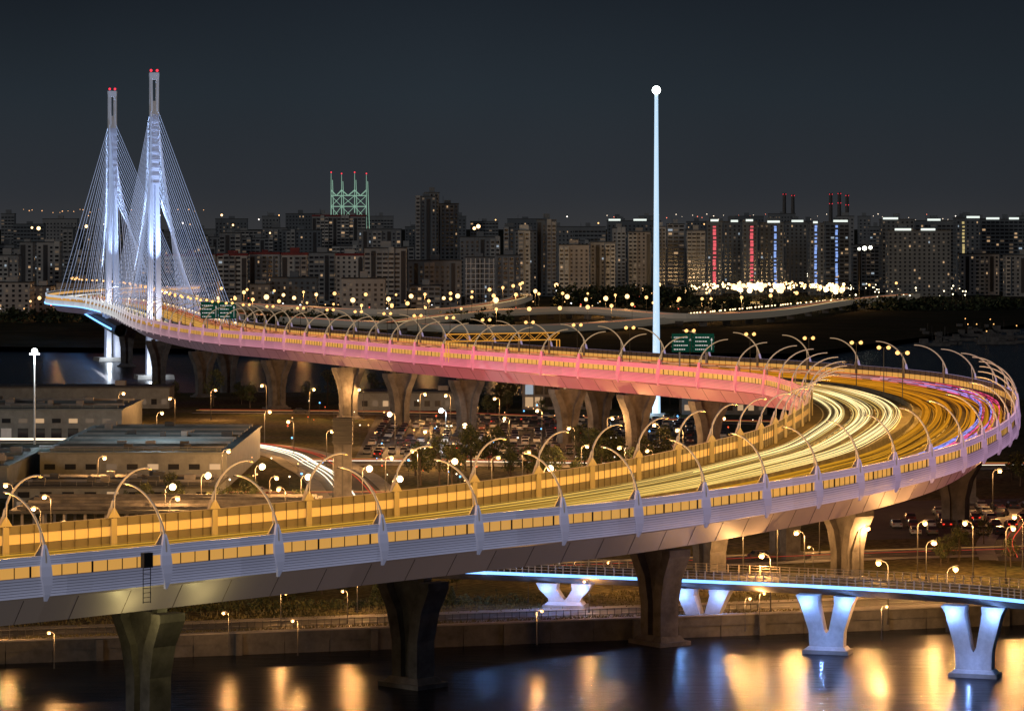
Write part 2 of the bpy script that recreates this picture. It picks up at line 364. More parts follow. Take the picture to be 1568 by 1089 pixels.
# arches and petals
arch=MB(); petal=MB(); tips=[]
s=10.0; SP=16.4
while s<LEN*0.70:
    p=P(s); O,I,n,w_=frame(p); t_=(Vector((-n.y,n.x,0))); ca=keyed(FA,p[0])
    for edge in ('O','I'):
        base,nn=(O,n) if edge=='O' else (I,-n)
        pts=[]
        for k in range(13):
            th=math.radians(90*k/12)
            pts.append(base+nn*(-0.45+7.4*(1-math.cos(th)))+Vector((0,0,2.6+7.0*math.sin(th))))
        arch.tube(pts,0.18,'arch',6,col=ca,r2=0.10)
        arch.tube([base+nn*0.35+Vector((0,0,0.1)),base+nn*0.30+Vector((0,0,3.2)),pts[4]],0.09,'arch',4,col=ca)
        tips.append((edge,p[0],pts[-1],base,nn))
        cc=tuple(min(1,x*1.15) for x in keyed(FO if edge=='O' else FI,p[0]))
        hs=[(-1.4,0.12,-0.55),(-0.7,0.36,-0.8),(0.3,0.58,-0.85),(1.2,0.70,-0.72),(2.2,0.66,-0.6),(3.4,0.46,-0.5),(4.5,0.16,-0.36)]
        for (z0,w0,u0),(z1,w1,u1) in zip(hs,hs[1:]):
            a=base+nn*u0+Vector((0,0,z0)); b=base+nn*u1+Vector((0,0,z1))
            petal.hexa([a-t_*w0,a+t_*w0,a+t_*w0+nn*0.3,a-t_*w0+nn*0.3],[b-t_*w1,b+t_*w1,b+t_*w1+nn*0.3,b-t_*w1+nn*0.3],'fascia',tuple(x*(0.75+0.1*z1) for x in cc))  # painted glow, brighter towards the petal top
        a=base+nn*0.22
        petal.hexa([a-t_*0.45,a+t_*0.45,a+t_*0.45+nn*0.2,a-t_*0.45+nn*0.2],[a-t_*0.4+Vector((0,0,3.3)),a+t_*0.4+Vector((0,0,3.3)),a+t_*0.4+nn*0.2+Vector((0,0,3.3)),a-t_*0.4+nn*0.2+Vector((0,0,3.3))],'archpale')
        petal.hexa([a-t_*0.9+Vector((0,0,3.37)),a+t_*0.9+Vector((0,0,3.37)),a+t_*0.9+nn*0.2+Vector((0,0,3.37)),a-t_*0.9+nn*0.2+Vector((0,0,3.37))],[a-t_*0.1+Vector((0,0,4.5)),a+t_*0.1+Vector((0,0,4.5)),a+t_*0.1+nn*0.2+Vector((0,0,4.5)),a-t_*0.1+nn*0.2+Vector((0,0,4.5))],'archpale')
    s+=SP
M['archpale']=mat('post_cladding',(0.36,0.33,0.28),0.6)
arch.obj('arch_ribs',via,True); petal.obj('arch_post_petals',via)
# light trails
tr=MB()  # traffic trails; the dense amber ones also stand in for road glow
def trail(fr,dz,r,keys,s0,s1,wob=0.0,flick=0.0,flat=1.0):
    i0=max(0,int(s0/DS)); i1=min(NS-1,int(s1/DS)); ph=R.random()*6
    pts=[];cols=[]
    for i in range(i0,i1):
        O,I,n,w_=FR[i]; f=fr+wob*math.sin(i*0.03+ph)
        pts.append(O+n*w_*f+Vector((0,0,dz)))
        c=keyed(keys,S[i][0]); m=1-flick*R.random(); cols.append((c[0]*m,c[1]*m,c[2]*m))
    if len(pts)>2: tr.tube(pts,r,'trail',4,cols,flat=flat)
for k in range(56):
    lane=R.choice([0.61,0.74,0.87]); fr=lane+R.gauss(0,0.022); a=R.uniform(0.22,1.0)**1.3
    K=[(0,(0.80*a,0.40*a,0.04*a)),(3.2,(0.9*a,0.47*a,0.06*a)),(4.3,(1.2*a,0.75*a,0.16*a)),(5.6,(1.8*a,1.25*a,0.38*a)),(8,(2.6*a,2.1*a,1.0*a)),(11,(2.4*a,1.8*a,0.8*a)),(12.3,(1.1*a,0.5*a,0.07*a)),(17,(0.95*a,0.44*a,0.05*a)),(18.5,(1.6*a,1.2*a,0.45*a)),(22,(2.6*a,2.3*a,1.7*a)),(24,(2*a,2*a,2.2*a))]
    trail(fr,R.uniform(0.12,0.6),R.uniform(0.02,0.075),K,R.uniform(0,60) if R.random()<0.8 else R.uniform(0,500),LEN if R.random()<0.8 else R.uniform(500,1200),R.uniform(0,0.005),0.08)
for k in range(15):
    lane=[0.61,0.74,0.87][k%3]; a=R.uniform(0.35,0.8)
    K=[(0,(0.6*a,0.28*a,0.02*a)),(4,(0.7*a,0.34*a,0.03*a)),(6,(1.2*a,0.7*a,0.13*a)),(8.5,(1.6*a,1.1*a,0.35*a)),(11,(1.4*a,0.85*a,0.2*a)),(12.5,(0.7*a,0.30*a,0.03*a)),(18,(0.7*a,0.35*a,0.05*a)),(24,(2*a,1.8*a,1.4*a))]
    trail(lane+R.gauss(0,0.035),0.08+0.01*k,0.04,K,0,LEN,0.003,0.05,flat=R.uniform(2,6))
for k in range(50):
    fr=R.uniform(0.06,0.455); a=R.uniform(0.3,0.95)
    K=[(0,(0.88*a,0.42*a,0.03*a)),(6,(0.92*a,0.42*a,0.03*a)),(10,(0.9*a,0.32*a,0.015*a)),(14,(1.0*a,0.40*a,0.02*a)),(24,(1.0*a,0.6*a,0.2*a))]
    trail(fr,R.uniform(0.1,0.9),R.uniform(0.02,0.055),K,R.uniform(0,60),LEN,R.uniform(0,0.005),0.12,flat=R.choice([1.0,1.0,3.0,6.0,9.0]))
for k in range(11):
    fr=R.uniform(0.07,0.18)
    K=[(0,(0.5,0.22,0.05)),(6.3,(0.7,0.3,0.1)),(7.2,(1.3,0.15,0.5)),(11,(1.4,0.10,0.28)),(12.5,(0.9,0.2,0.05)),(24,(0.8,0.2,0.1))]
    if k%2: K=[(0,(0.35,0.35,0.6)),(4,(0.7,0.6,0.4)),(7.2,(0.45,0.5,1.5)),(11,(0.6,0.4,1.3)),(12.5,(0.8,0.4,0.2)),(24,(0.8,0.2,0.1))]
    trail(fr,R.uniform(0.4,1.9),0.09,K,0,LEN*0.8,0.004,0.9)
tr.obj('traffic_light_trails',via)
# piers
def pier(base,n,top,bot,wtop=8.4,mt='conc_dark',name='pier'):
    mb=MB(); t=Vector((-n.y,n.x,0)); H=top-bot
    def sec(z,o0,o1,th):
        c=Vector((base.x,base.y,z))
        return [c+n*o0-t*th,c+n*o1-t*th,c+n*o1+t*th,c+n*o0+t*th]
    hw=wtop/2
    for sgn in (-1,1):
        L=[(bot,0.6,2.1,1.5),(bot+H*0.42,0.6,2.15,1.5),(bot+H*0.70,1.2,2.9,1.6),(top-0.9,hw-1.6,hw,1.75),(top,hw-1.6,hw+0.05,1.75)]
        for a,b in zip(L,L[1:]):
            A=sec(a[0],sgn*a[1],sgn*a[2],a[3]); B=sec(b[0],sgn*b[1],sgn*b[2],b[3])
            if sgn<0: A=[A[1],A[0],A[3],A[2]];B=[B[1],B[0],B[3],B[2]]
            mb.hexa(A,B,mt)
    L=[(bot,0.6,0.7),(bot+H*0.42,0.6,0.7),(bot+H*0.70,1.2,0.6),(top-0.9,hw-1.6,0.5),(top,hw-1.6,0.5)]
    for a,b in zip(L,L[1:]): mb.hexa(sec(a[0],-a[1],a[1],a[2]),sec(b[0],-b[1],b[1],b[2]),mt)
    mb.hexa(sec(bot-2.5,-3.4,3.4,2.6),sec(bot+0.25,-3.4,3.4,2.6),mt)
    mb.hexa(sec(bot+0.25,-2.9,2.9,2.1),sec(bot+0.9,-2.4,2.4,1.7),mt)
    mb.hexa(sec(top,-2.5,-1.5,0.7),sec(top+0.45,-2.5,-1.5,0.7),'darksteel'); mb.hexa(sec(top,1.5,2.5,0.7),sec(top+0.45,1.5,2.5,0.7),'darksteel')
    return mb.obj(name,via)
def find(bearing,frac,t0,t1):
    best=None
    for p in S:
        if not (t0<=p[0]<=t1): continue
        O,I,n,w_=frame(p); q=O+n*w_*frac; e=abs(q.x/q.y-bearing)
        if best is None or e<best[0]: best=(e,p)
    return best[1]
def put(p,frac,wt=8.6):
    O,I,n,w_=frame(p); q=O+n*w_*frac
    land=q.y>wallY(q.x) and q.y<1040
    bot=GZ+0.2 if land else WZ+0.3
    pier(q,n,p[5]-4.75,bot,wt)
for brg in (-0.112,-0.029,0.0435,0.103,0.136):
    put(find(brg,0.25,0,8.3),0.25)
put(find(0.0602,0.76,3,8.3),0.76); put(find(0.083,0.76,3,8.3),0.76)
for brg in (0.0606,0.0376,0.0168,-0.0138,-0.0344,-0.0508,-0.0718,-0.0948,-0.108,-0.118,-0.127):
    put(find(brg,0.78,11.6,20.5),0.78)
for brg in (-0.0868,0.0265): put(find(brg,0.25,11.6,20.5),0.25)
for t in (9.4,10.6):
    put(min(S,key=lambda q:abs(q[0]-t)),0.25)
p=find(-0.1135,0.0,0,8.3); O,I,n,w_=frame(p); t_=Vector((-n.y,n.x,0)); mb=MB(); q=O-n*1.1
for sx in (-0.5,0.5): mb.tube([q+t_*sx+Vector((0,0,-2.6)),q+t_*sx+Vector((0,0,1.8))],0.06,'darksteel',4)
for k in range(9): mb.tube([q-t_*.5+Vector((0,0,-2.5+k*0.5)),q+t_*.5+Vector((0,0,-2.5+k*0.5))],0.04,'darksteel',4)
mb.box((q.x,q.y,q.z+1.2),(1.2,0.6,1.6),'darksteel',math.atan2(t_.y,t_.x)); mb.obj('inspection_ladder',via)
ml=MB()
ml.tube([(0,0,0),(0,0,9.3)],0.10,'darksteel',6,r2=0.07)
for sx in (-1,1):
    ml.tube([(0,0,9.2),(sx*0.4,0,9.5),(sx*0.9,0,9.6)],0.06,'darksteel',5)
    ml.box((sx*1.0,0,9.60),(0.8,0.36,0.12),'darksteel')
    ml.ball((sx*1.0,0,9.36),0.46,'luminaire',n=8,m=6,sz=0.9)
lm=ml.mesh('median_lamp')
sodium=(1.0,0.47,0.08)
s=150.0
while s<LEN*0.80:
    p=P(s); O,I,n,w_=frame(p)
    if p[0]>10.2:
        c=(O+I)/2
        o=inst(lm,'street_lamp',c+Vector((0,0,0.85)),math.atan2(n.y,n.x))
        light('lamp_light',c+Vector((0,0,9.0)),9500,sodium,0.05,parent=o)
    elif p[0]>8.4:
        light('road_fill_light',(O+I)/2+Vector((0,0,8)),8500,sodium,0.0,parent=via)  # added light over the median, without a fixture
    s+=22.0
tl=MB()
for edge,t,tip,base,nn in tips:
    if t<8.6:
        tl.box((tip.x,tip.y,tip.z-0.2),(0.45,0.25,0.12),'darksteel')
        light('road_fill_light',tip+nn*1.0+Vector((0,0,-0.6)),6400 if edge=='O' else 3200,sodium,0.0,parent=via)  # added to light the road; the arch tips carry no lamps
tl.obj('added_arch_fixtures',via)  # housings made up to go with the added lights
p=find(-0.112,0.25,0,8.3); O,I,n,w_=frame(p); t_=Vector((n.y,-n.x,0))
for d in (-5.5,5.5):
    q=O+n*1.6-t_*d+Vector((0,0,-4.6)); light('girder_floodlight',q,750,(1,0.8,0.30),0.0,parent=via)

def gantry(t,fr,wd,hd,zoff,name='traffic_sign'):
    p=min(S,key=lambda q:abs(q[0]-t)); O,I,n,w_=frame(p); c=O+n*w_*fr
    c.z=p[5]
    m2=MB()
    for sx in (-0.245,0.245):
        m2.box((c.x+sx*wd,c.y,c.z+zoff),(wd*0.475,0.15,hd),'green_sign')
        for r_ in range(4):
            x=-wd*0.19
            while x<wd*(0.10 if r_%2 else 0.04):
                L=R.uniform(0.15,0.45)*wd/10
                m2.box((c.x+sx*wd+x+L/2,c.y-0.09,c.z+zoff+0.5+r_*hd/4.6),(L,0.03,hd*0.06),'sign_white'); x+=L+0.15*wd/10
        m2.tube([(c.x+sx*wd+wd*0.18,c.y-0.1,c.z+zoff+0.5),(c.x+sx*wd+wd*0.18,c.y-0.1,c.z+zoff+hd*0.65)],0.07,'sign_white',4)
        m2.face([(c.x+sx*wd+wd*0.155,c.y-0.11,c.z+zoff+hd*0.62),(c.x+sx*wd+wd*0.205,c.y-0.11,c.z+zoff+hd*0.62),(c.x+sx*wd+wd*0.18,c.y-0.11,c.z+zoff+hd*0.78)],'sign_white')
    for sx in (-0.3,0.3):
        m2.tube([(c.x+sx*wd,c.y+0.3,c.z),(c.x+sx*wd,c.y+0.3,c.z+zoff+hd)],0.2,'steel',6)
    m2.tube([(c.x-wd/2,c.y+0.3,c.z+zoff+hd*0.3),(c.x+wd/2,c.y+0.3,c.z+zoff+hd*0.3)],0.12,'steel',5)
    m2.tube([(c.x-wd/2,c.y+0.3,c.z+zoff+hd*0.8),(c.x+wd/2,c.y+0.3,c.z+zoff+hd*0.8)],0.12,'steel',5)
    m2.obj(name)
gantry(13.75,0.13,10.5,4.4,4.4)
gantry(18.6,0.3,12,5.5,4.0)
p=min(S,key=lambda q:abs(q[0]-15.0)); O,I,n,w_=frame(p); mb=MB(); t_=Vector((-n.y,n.x,0))
up=Vector((0,0,1)); A=O-n*0.5; B=I+n*0.5
for dt in (-0.8,0.8):
    mb.tube([A+t_*dt,A+t_*dt+up*5.2],0.14,'trussglow',5); mb.tube([B+t_*dt,B+t_*dt+up*5.2],0.14,'trussglow',5)
    for z in (5.2,7.0): mb.tube([A+t_*dt+up*z,B+t_*dt+up*z],0.13,'trussglow',4)
    N=14
    for i in range(N):
        a=A.lerp(B,i/N); b=A.lerp(B,(i+1)/N)
        mb.tube([a+t_*dt+up*(5.2 if i%2 else 7.0),b+t_*dt+up*(7.0 if i%2 else 5.2)],0.07,'trussglow',4)
M['trussglow']=mat('amber_lit_truss',(0.5,0.35,0.1),0.5,emis=(1,0.42,0.05),es=0.6,sample=False)  # orange illumination put into the truss as emission
mb.obj('toll_gantry')

# ---------------------------------------------------------------- cable-stayed bridge
def pylon(px_,ytop,Y,step,seed):
    X=at(px_,Y); T=hz(ytop,Y)
    e=empty('cable_stayed_pylon'); mb=MB()
    p=min(S,key=lambda q:abs((q[2]+q[4])/2-Y) + (1000 if q[0]<16 else 0)); O,I,n,w_=frame(p); dk=p[5]
    t=Vector((-n.y,n.x,0)); c=Vector((X,Y,0))
    def sec(z,a,b,th,off=0.0): 
        q=c+Vector((0,0,z)); return [q+n*a-t*th,q+n*b-t*th,q+n*b+t*th,q+n*a+t*th]
    zm=dk+(T-dk)*0.55; zt=dk+(T-dk)*0.83
    for sg in (-1,1):
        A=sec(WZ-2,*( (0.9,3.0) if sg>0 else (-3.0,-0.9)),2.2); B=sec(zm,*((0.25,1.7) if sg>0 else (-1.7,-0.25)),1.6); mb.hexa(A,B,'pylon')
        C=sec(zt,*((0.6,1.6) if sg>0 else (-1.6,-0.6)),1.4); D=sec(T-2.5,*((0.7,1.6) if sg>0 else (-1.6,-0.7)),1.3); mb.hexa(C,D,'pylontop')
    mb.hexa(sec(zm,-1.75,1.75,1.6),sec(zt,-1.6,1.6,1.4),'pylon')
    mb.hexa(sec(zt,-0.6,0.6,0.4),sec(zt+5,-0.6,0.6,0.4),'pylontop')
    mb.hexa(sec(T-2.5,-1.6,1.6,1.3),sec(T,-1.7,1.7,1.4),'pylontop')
    for k in range(9):
        z=zm+(zt-zm)*k/9; mb.hexa(sec(z,-1.95,1.95,1.75),sec(z+0.5,-1.95,1.95,1.75),'pylon')
    mb.hexa(sec(dk-3,-3.6,3.6,2.5),sec(dk-1,-3.6,3.6,2.5),'pylon')
    mb.hexa(sec(WZ-2,-7,7,6),sec(WZ+1.5,-6.5,6.5,5.5),'conc')
    for sg in (-1,1):
        q=c+n*sg*1.1+Vector((0,0,T+0.8)); mb.ball(q,0.5,'red')
    mb.obj('pylon_shaft',e)
    cb=MB(); i0=S.index(p)
    for k in range(16):
        for dr in (-1,1):
            d=10+k*step; j=max(0,min(NS-1,i0+int(dr*d/DS)))
            O2,I2,n2,w2=FR[j]
            za=zm-6+(zt+8-zm)*((k+1)/16.0)
            for E,sg in ((O2,-1),(I2,1)):
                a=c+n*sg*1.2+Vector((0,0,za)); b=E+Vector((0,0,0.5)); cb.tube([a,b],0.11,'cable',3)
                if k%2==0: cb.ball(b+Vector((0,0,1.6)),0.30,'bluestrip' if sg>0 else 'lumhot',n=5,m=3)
    cb.obj('stay_cables',e)
    for dt,dn in ((-1,-1),(-1,1),(1,0)):
        q=c+t*dt*9+n*dn*6+Vector((0,0,dk+1.5))
        light('pylon_floodlight',q,620000,(0.42,0.60,1.0),0.3,'SPOT',e,c+Vector((0,0,zm+6)),20)
    light('pylon_base_light',c+Vector((0,-9,WZ+5)),4000,(0.8,0.9,1.0),0.0,parent=e)
    light('pylon_base_light',c+Vector((-3,-8,dk+5)),6000,(0.9,0.9,1.0),0.0,parent=e)
M['pylontop']=mat('pylon_top_concrete',(0.55,0.55,0.57),0.7,var=0.12,vscale=0.2,emis=(0.7,0.7,0.75),es=0.10,sample=False)  # grey emission paints the dimmer light on the top
pylon(236,112,1180,6.6,1); pylon(172,140,1336,8.2,2)
mb=MB()
i0=min(range(NS),key=lambda i:abs(S[i][0]-20.4)); i1=min(range(NS),key=lambda i:abs(S[i][0]-22.6))
mb.tube([FR[i][1]+FR[i][2]*0.7+Vector((0,0,-0.9)) for i in range(i0,i1)],0.28,'bluestrip',4)
rp_=[W(100,468,19),W(118,473,18.5),W(135,484,18),W(152,494,17.5),W(170,504,17)]
mb.tube(rp_,0.35,'bluestrip',4)
mb.tube([q+Vector((3,6,-0.8)) for q in rp_],2.6,'conc_dark',6)
mb.obj('bridge_edge_lights',via)
mb=MB(); X=at(1005,916); T=hz(142,916)
mb.tube([(X,916,GZ),(X,916,40),(X,916,T)],1.2,'mast',12,r2=0.5)
mb.tube([(X,916,T),(X,916,T+1.5)],0.3,'steel',6); mb.ball((X,916,T+0.6),1.2,'luminw',n=10,m=8)
mb.box((X,916,GZ),(5,5,0.8),'conc'); mb.obj('illuminated_flagpole')
light('flagpole_base_light',(X-3,911,GZ+3),2500,(0.5,0.75,1),0.0)

# ---------------------------------------------------------------- low road bridge in front
lb=empty('low_road_bridge')
LP=[(-60,492,6.0),(-30,474,7.2),(-8,461,8.0),(7,453,8.3),(26,441,8.8),(42,421,10.2),(57,399,11.5),(75,370,12.3)]
lf=[]
for i in range(len(LP)-1):
    p0=LP[max(i-1,0)];p1=LP[i];p2=LP[i+1];p3=LP[min(i+2,len(LP)-1)]
    for j in range(16): lf.append(Vector(cat(p0,p1,p2,p3,j/16)))
lfr=[]
for i,p in enumerate(lf):
    d=lf[min(i+1,len(lf)-1)]-lf[max(0,i-1)]; d.z=0; d.normalize(); lfr.append((p,Vector((-d.y,d.x,0))))
mb=MB()
prof=[(0,0),(0,0.35),(0.4,0.35),(0.4,0.15),(9.6,0.15),(9.6,0.35),(10,0.35),(10,0),(7.5,-1.2),(2.5,-1.2)]
for p,n in lfr:
    for u,z in prof: q=p+n*u; mb.v.append((q.x,q.y,q.z+z))
K=len(prof)
for i in range(len(lfr)-1):
    for j in range(K): mb.idx((i*K+j,i*K+(j+1)%K,(i+1)*K+(j+1)%K,(i+1)*K+j),'asphalt' if j==3 else 'conc_dark')
mb.obj('deck',lb)
mb=MB()
for u in (0.15,9.85):
    for z in (0.75,1.15,1.5): mb.tube([p+n*u+Vector((0,0,z)) for p,n in lfr],0.05,'railwarm',4)
    for i in range(len(lfr)-1):
        a,n=lfr[i]; b_,n2=lfr[i+1]; seg=(b_-a).length; k=max(1,int(seg/1.1))
        for j in range(k):
            q=a.lerp(b_,j/k)+n*u; mb.box((q.x,q.y,q.z+0.35),(0.16,0.16,1.2),'railwarm')
M['railwarm']=mat('railing_steel',(0.26,0.22,0.18),0.5,emis=(1,0.6,0.3),es=0.07,sample=False)  # warm light on the railings put in as faint emission
mb.obj('railings',lb)
mb=MB(); mb.tube([p-n*0.1+Vector((0,0,0.12)) for p,n in lfr if p.x>-9],0.28,'bluestrip',4); mb.obj('blue_led_strip',lb)
for i in range(0,len(lfr),6):
    p,n=lfr[i]
    if p.x>-9: light('led_spill',p-n*0.7+Vector((0,0,-0.3)),110,(0.22,0.42,1.0),0.0,parent=lb)
def vpier(x,y,top,bot,rot,pw=1.0):
    mb=MB(); ax=Vector((math.cos(rot),math.sin(rot),0)); ay=Vector((-ax.y,ax.x,0)); c=Vector((x,y,0))
    def sec(z,a,b,th): q=c+Vector((0,0,z)); return [q+ax*a-ay*th,q+ax*b-ay*th,q+ax*b+ay*th,q+ax*a+ay*th]
    H=top-bot
    for sg in (-1,1):
        L=[(bot,0.0,2.2,1.0),(bot+H*0.35,0.0,2.3,1.0),(bot+H*0.40,0.3,2.35,1.0),(top-0.9,1.1,3.5,1.2),(top,1.0,4.0,1.3)]
        for a,b in zip(L,L[1:]):
            A=sec(a[0],*sorted((sg*a[1],sg*a[2])),a[3]); B=sec(b[0],*sorted((sg*b[1],sg*b[2])),b[3]); mb.hexa(A,B,'vwhite')
    mb.hexa(sec(bot-2,-3.2,3.2,1.9),sec(bot+0.5,-3.0,3.0,1.7),'conc')
    mb.hexa(sec(bot+0.5,-2.7,2.7,1.4),sec(bot+0.9,-2.4,2.4,1.2),'vwhite')
    mb.obj('v_pier',lb)
    for sg in (-1,1):
        q=c+ax*sg*2.6-ay*2.3+Vector((0,0,top-1.0)); light('pier_floodlight',q,380*pw,(0.22,0.42,1.0),0.0,parent=lb)
    q=c-ay*3.8+Vector((0,0,bot+1.6)); light('pier_floodlight',q,230*pw,(0.22,0.40,1.0),0.05,parent=lb)
M['vwhite']=mat('v_pier_concrete',(0.5,0.5,0.52),0.6,var=0.15,vscale=1.5,bump=0.1)
vpier(7.5,457,7.0,GZ,-0.2,0.6); vpier(26.2,445.5,7.5,WZ+.2,-0.35,0.7); vpier(41,424,9.0,WZ,-0.3); vpier(57,402,10.2,WZ,-0.35,1.1)

# ---------------------------------------------------------------- streets
def ribbon(name,pts,wd,z,mt='road_ground',mark=True,kerb=True,trailcol=None):
    pts=[Vector((x,y,z)) for x,y in pts]; f=[]
    for i in range(len(pts)-1):
        p0=pts[max(i-1,0)];p1=pts[i];p2=pts[i+1];p3=pts[min(i+2,len(pts)-1)]
        for j in range(10): f.append(Vector(cat(p0,p1,p2,p3,j/10)))
    f.append(pts[-1]); fr=[]
    for i,p in enumerate(f):
        d=f[min(i+1,len(f)-1)]-f[max(0,i-1)]; d.normalize(); fr.append((p,Vector((-d.y,d.x,0))))
    mb=MB()
    for (a,n),(b,n2) in zip(fr,fr[1:]):
        mb.face([a-n*wd/2,b-n2*wd/2,b+n2*wd/2,a+n*wd/2],mt)
        if kerb:
            for sg in (-1,1):
                A=[a+n*sg*wd/2,b+n2*sg*wd/2,b+n2*sg*(wd/2+0.3),a+n*sg*(wd/2+0.3)]
                if sg>0: A=[A[0],A[3],A[2],A[1]]
                mb.hexa(A,[q+Vector((0,0,0.13)) for q in A],'conc')
                A=[a+n*sg*(wd/2+0.3),b+n2*sg*(wd/2+0.3),b+n2*sg*(wd/2+3.0),a+n*sg*(wd/2+3.0)]
                mb.face([q+Vector((0,0,0.1)) for q in A],'conc')
        if mark:
            L=(b-a).length; k=max(1,int(L/6)); up=Vector((0,0,0.006))
            for j in range(k):
                q=a.lerp(b,(j+0.2)/k); r=a.lerp(b,(j+0.7)/k)
                mb.face([q-n*0.08+up,r-n*0.08+up,r+n*0.08+up,q+n*0.08+up],'paint')
    o=mb.obj(name)
    if trailcol:
        t2=MB()
        for c,off,zz,rr in trailcol: t2.tube([p+n*off+Vector((0,0,zz)) for p,n in fr],rr,'trail',4,c)
        t2.obj('light_trails',o)
    return f
zr=GZ+0.012
WT=(1.8,1.6,1.2); RT=(0.55,0.06,0.03); OT=(0.6,0.28,0.07)
ribbon('embankment_road',[(-150,wallY(-150)+20),(-70,wallY(-70)+14),(-10,wallY(-10)+14),(60,wallY(60)+14),(200,wallY(200)+14)],8,zr)
ribbon('promenade_path',[(-120,wallY(-120)+5),(-60,wallY(-60)+4),(20,wallY(20)+4),(200,wallY(200)+4)],3,zr+0.01,'conc',False,False)
ribbon('street',[(-120,505),(-60,500),(0,508),(60,530),(120,545)],10,zr+0.008,trailcol=[(OT,2,0.6,0.05),(RT,-2,0.6,0.04)])
ribbon('street',[(-24,580),(-30,640),(-36,690),(-42,722),(-50,760),(-66,792),(-100,805),(-140,808)],11,zr+0.016,trailcol=[(WT,1.0,0.8,0.15),(WT,1.8,0.9,0.13),(WT,2.8,0.8,0.12),(WT,3.8,0.7,0.1),(RT,-2.6,0.6,0.09),(RT,-3.8,0.6,0.07)])
ribbon('street',[(-48,735),(-20,735),(20,728),(80,722),(150,725)],12,zr+0.02,trailcol=[(WT,-2,0.6,0.08),(RT,2,0.6,0.08),(OT,3.5,0.7,0.07)])
ribbon('street',[(20,560),(35,620),(40,690),(36,728)],9,zr+0.024,trailcol=[(WT,-2,0.6,0.05),(RT,2,0.6,0.05)])
ribbon('street',[(-90,935),(-30,925),(40,890),(120,870)],11,zr+0.028,trailcol=[(OT,-2,0.6,0.06),(RT,2,0.6,0.05)])
ribbon('street',[(82,520),(88,560),(110,640),(150,700)],9,zr+0.032,trailcol=[((1,.1,.05),1.5,0.6,0.07),(RT,2.5,0.8,0.06),(WT,-2,0.6,0.04)])
ribbon('street',[(-90,656),(-60,648),(-20,650),(25,662),(45,700)],8,zr+0.036,trailcol=[(OT,1,0.6,0.06),(RT,-1.5,0.6,0.05)])
mb=MB(); mb.face([(-36,742,GZ+0.004),(54,738,GZ+0.004),(58,905,GZ+0.004),(-38,915,GZ+0.004)],'road_ground')
mb.face([(58,555,GZ+0.004),(80,560,GZ+0.004),(100,640,GZ+0.004),(62,630,GZ+0.004)],'road_ground'); mb.obj('car_park_surface')

# ---------------------------------------------------------------- cars
def car_mesh(i,paint,lit,estate):
    mb=MB()
    side=[(-2.2,0.35),(-2.25,0.75),(-2.05,1.0),(-1.75 if estate else -1.5,1.02),(-1.45 if estate else -0.95,1.48),(0.35,1.5),(1.0,1.02),(2.0,0.88),(2.22,0.65),(2.2,0.32)]
    n=len(side); b=len(mb.v)
    for sy in (-1,1):
        for (x,z) in side:
            y=0.88 if z<1.1 else 0.68; mb.v.append((x,sy*y,z))
    for k in range(n):
        k2=(k+1)%n; glass=k in (3,5)
        mb.idx((b+k,b+k2,b+n+k2,b+n+k),'glass' if glass else paint)
    mb.idx([b+k for k in range(n)][::-1],paint); mb.idx([b+n+k for k in range(n)],paint)
    for sy in (-1,1):
        y0=sy*0.885; y1=sy*0.70
        mb.face([(-1.25,y0,1.06),(0.85,y0,1.06),(0.32,y1,1.44),(-0.95,y1,1.44)],'glass')
        for x in (-1.4,1.4):
            c=[(x+0.33*math.cos(a*math.pi/5),sy*0.9,0.33+0.33*math.sin(a*math.pi/5)) for a in range(10)]
            c2=[(p[0],sy*0.68,p[2]) for p in c]; bb=len(mb.v); mb.v+=c+c2
            mb.idx([bb+k for k in range(10)],'tyre')
            for k in range(10): mb.idx((bb+k,bb+(k+1)%10,bb+10+(k+1)%10,bb+10+k),'tyre')
        mb.box((2.2,sy*0.62,0.60),(0.10,0.40,0.22),'head' if lit==1 else 'carwhite')
        mb.box((-2.24,sy*0.65,0.70),(0.10,0.34,0.2),'tail' if lit==2 else 'redroof')
    return mb.mesh('car_%d'%i)
PC=[mat('car_paint_%d'%i,c,0.3,spec=0.6) for i,c in enumerate([(0.28,0.28,0.28),(0.03,0.03,0.035),(0.14,0.15,0.16),(0.08,0.02,0.02),(0.03,0.035,0.06),(0.42,0.42,0.40)])]
CARS=[car_mesh(i,PC[i%6],[0,0,0,2,0,0,0,0,1,0,0,0][i],i%2) for i in range(12)]
for r in range(17):
    y=746+r*9.6
    x=-34
    while x<54:
        if R.random()<0.58:
            inst(R.choice(CARS),'parked_car',(x,y+R.uniform(-.3,.3),GZ+0.01),math.pi/2+(math.pi if R.random()<0.5 else 0)+R.uniform(-.04,.04))
        x+=2.9 if R.random()<0.93 else 7
for r in range(5):
    for k in range(8):
        if R.random()<0.6:
            x=64+k*2.9+r*4; inst(R.choice(CARS),'parked_car',(x,565+r*13,GZ+0.01),math.pi/2+R.uniform(-.05,.05))
for (x,y,rz) in ((5,510,0.2),(40,522,0.3),(-75,503,0),(37,650,1.5),(0,732,3.1),(20,727,3),(60,724,0),(90,600,1.2),(-60,928,0),(10,905,-0.4),(-10,651,0),(-50,649,0),(12,657,0.2)):
    inst(R.choice(CARS),'car',(x,y,GZ+0.05),rz)

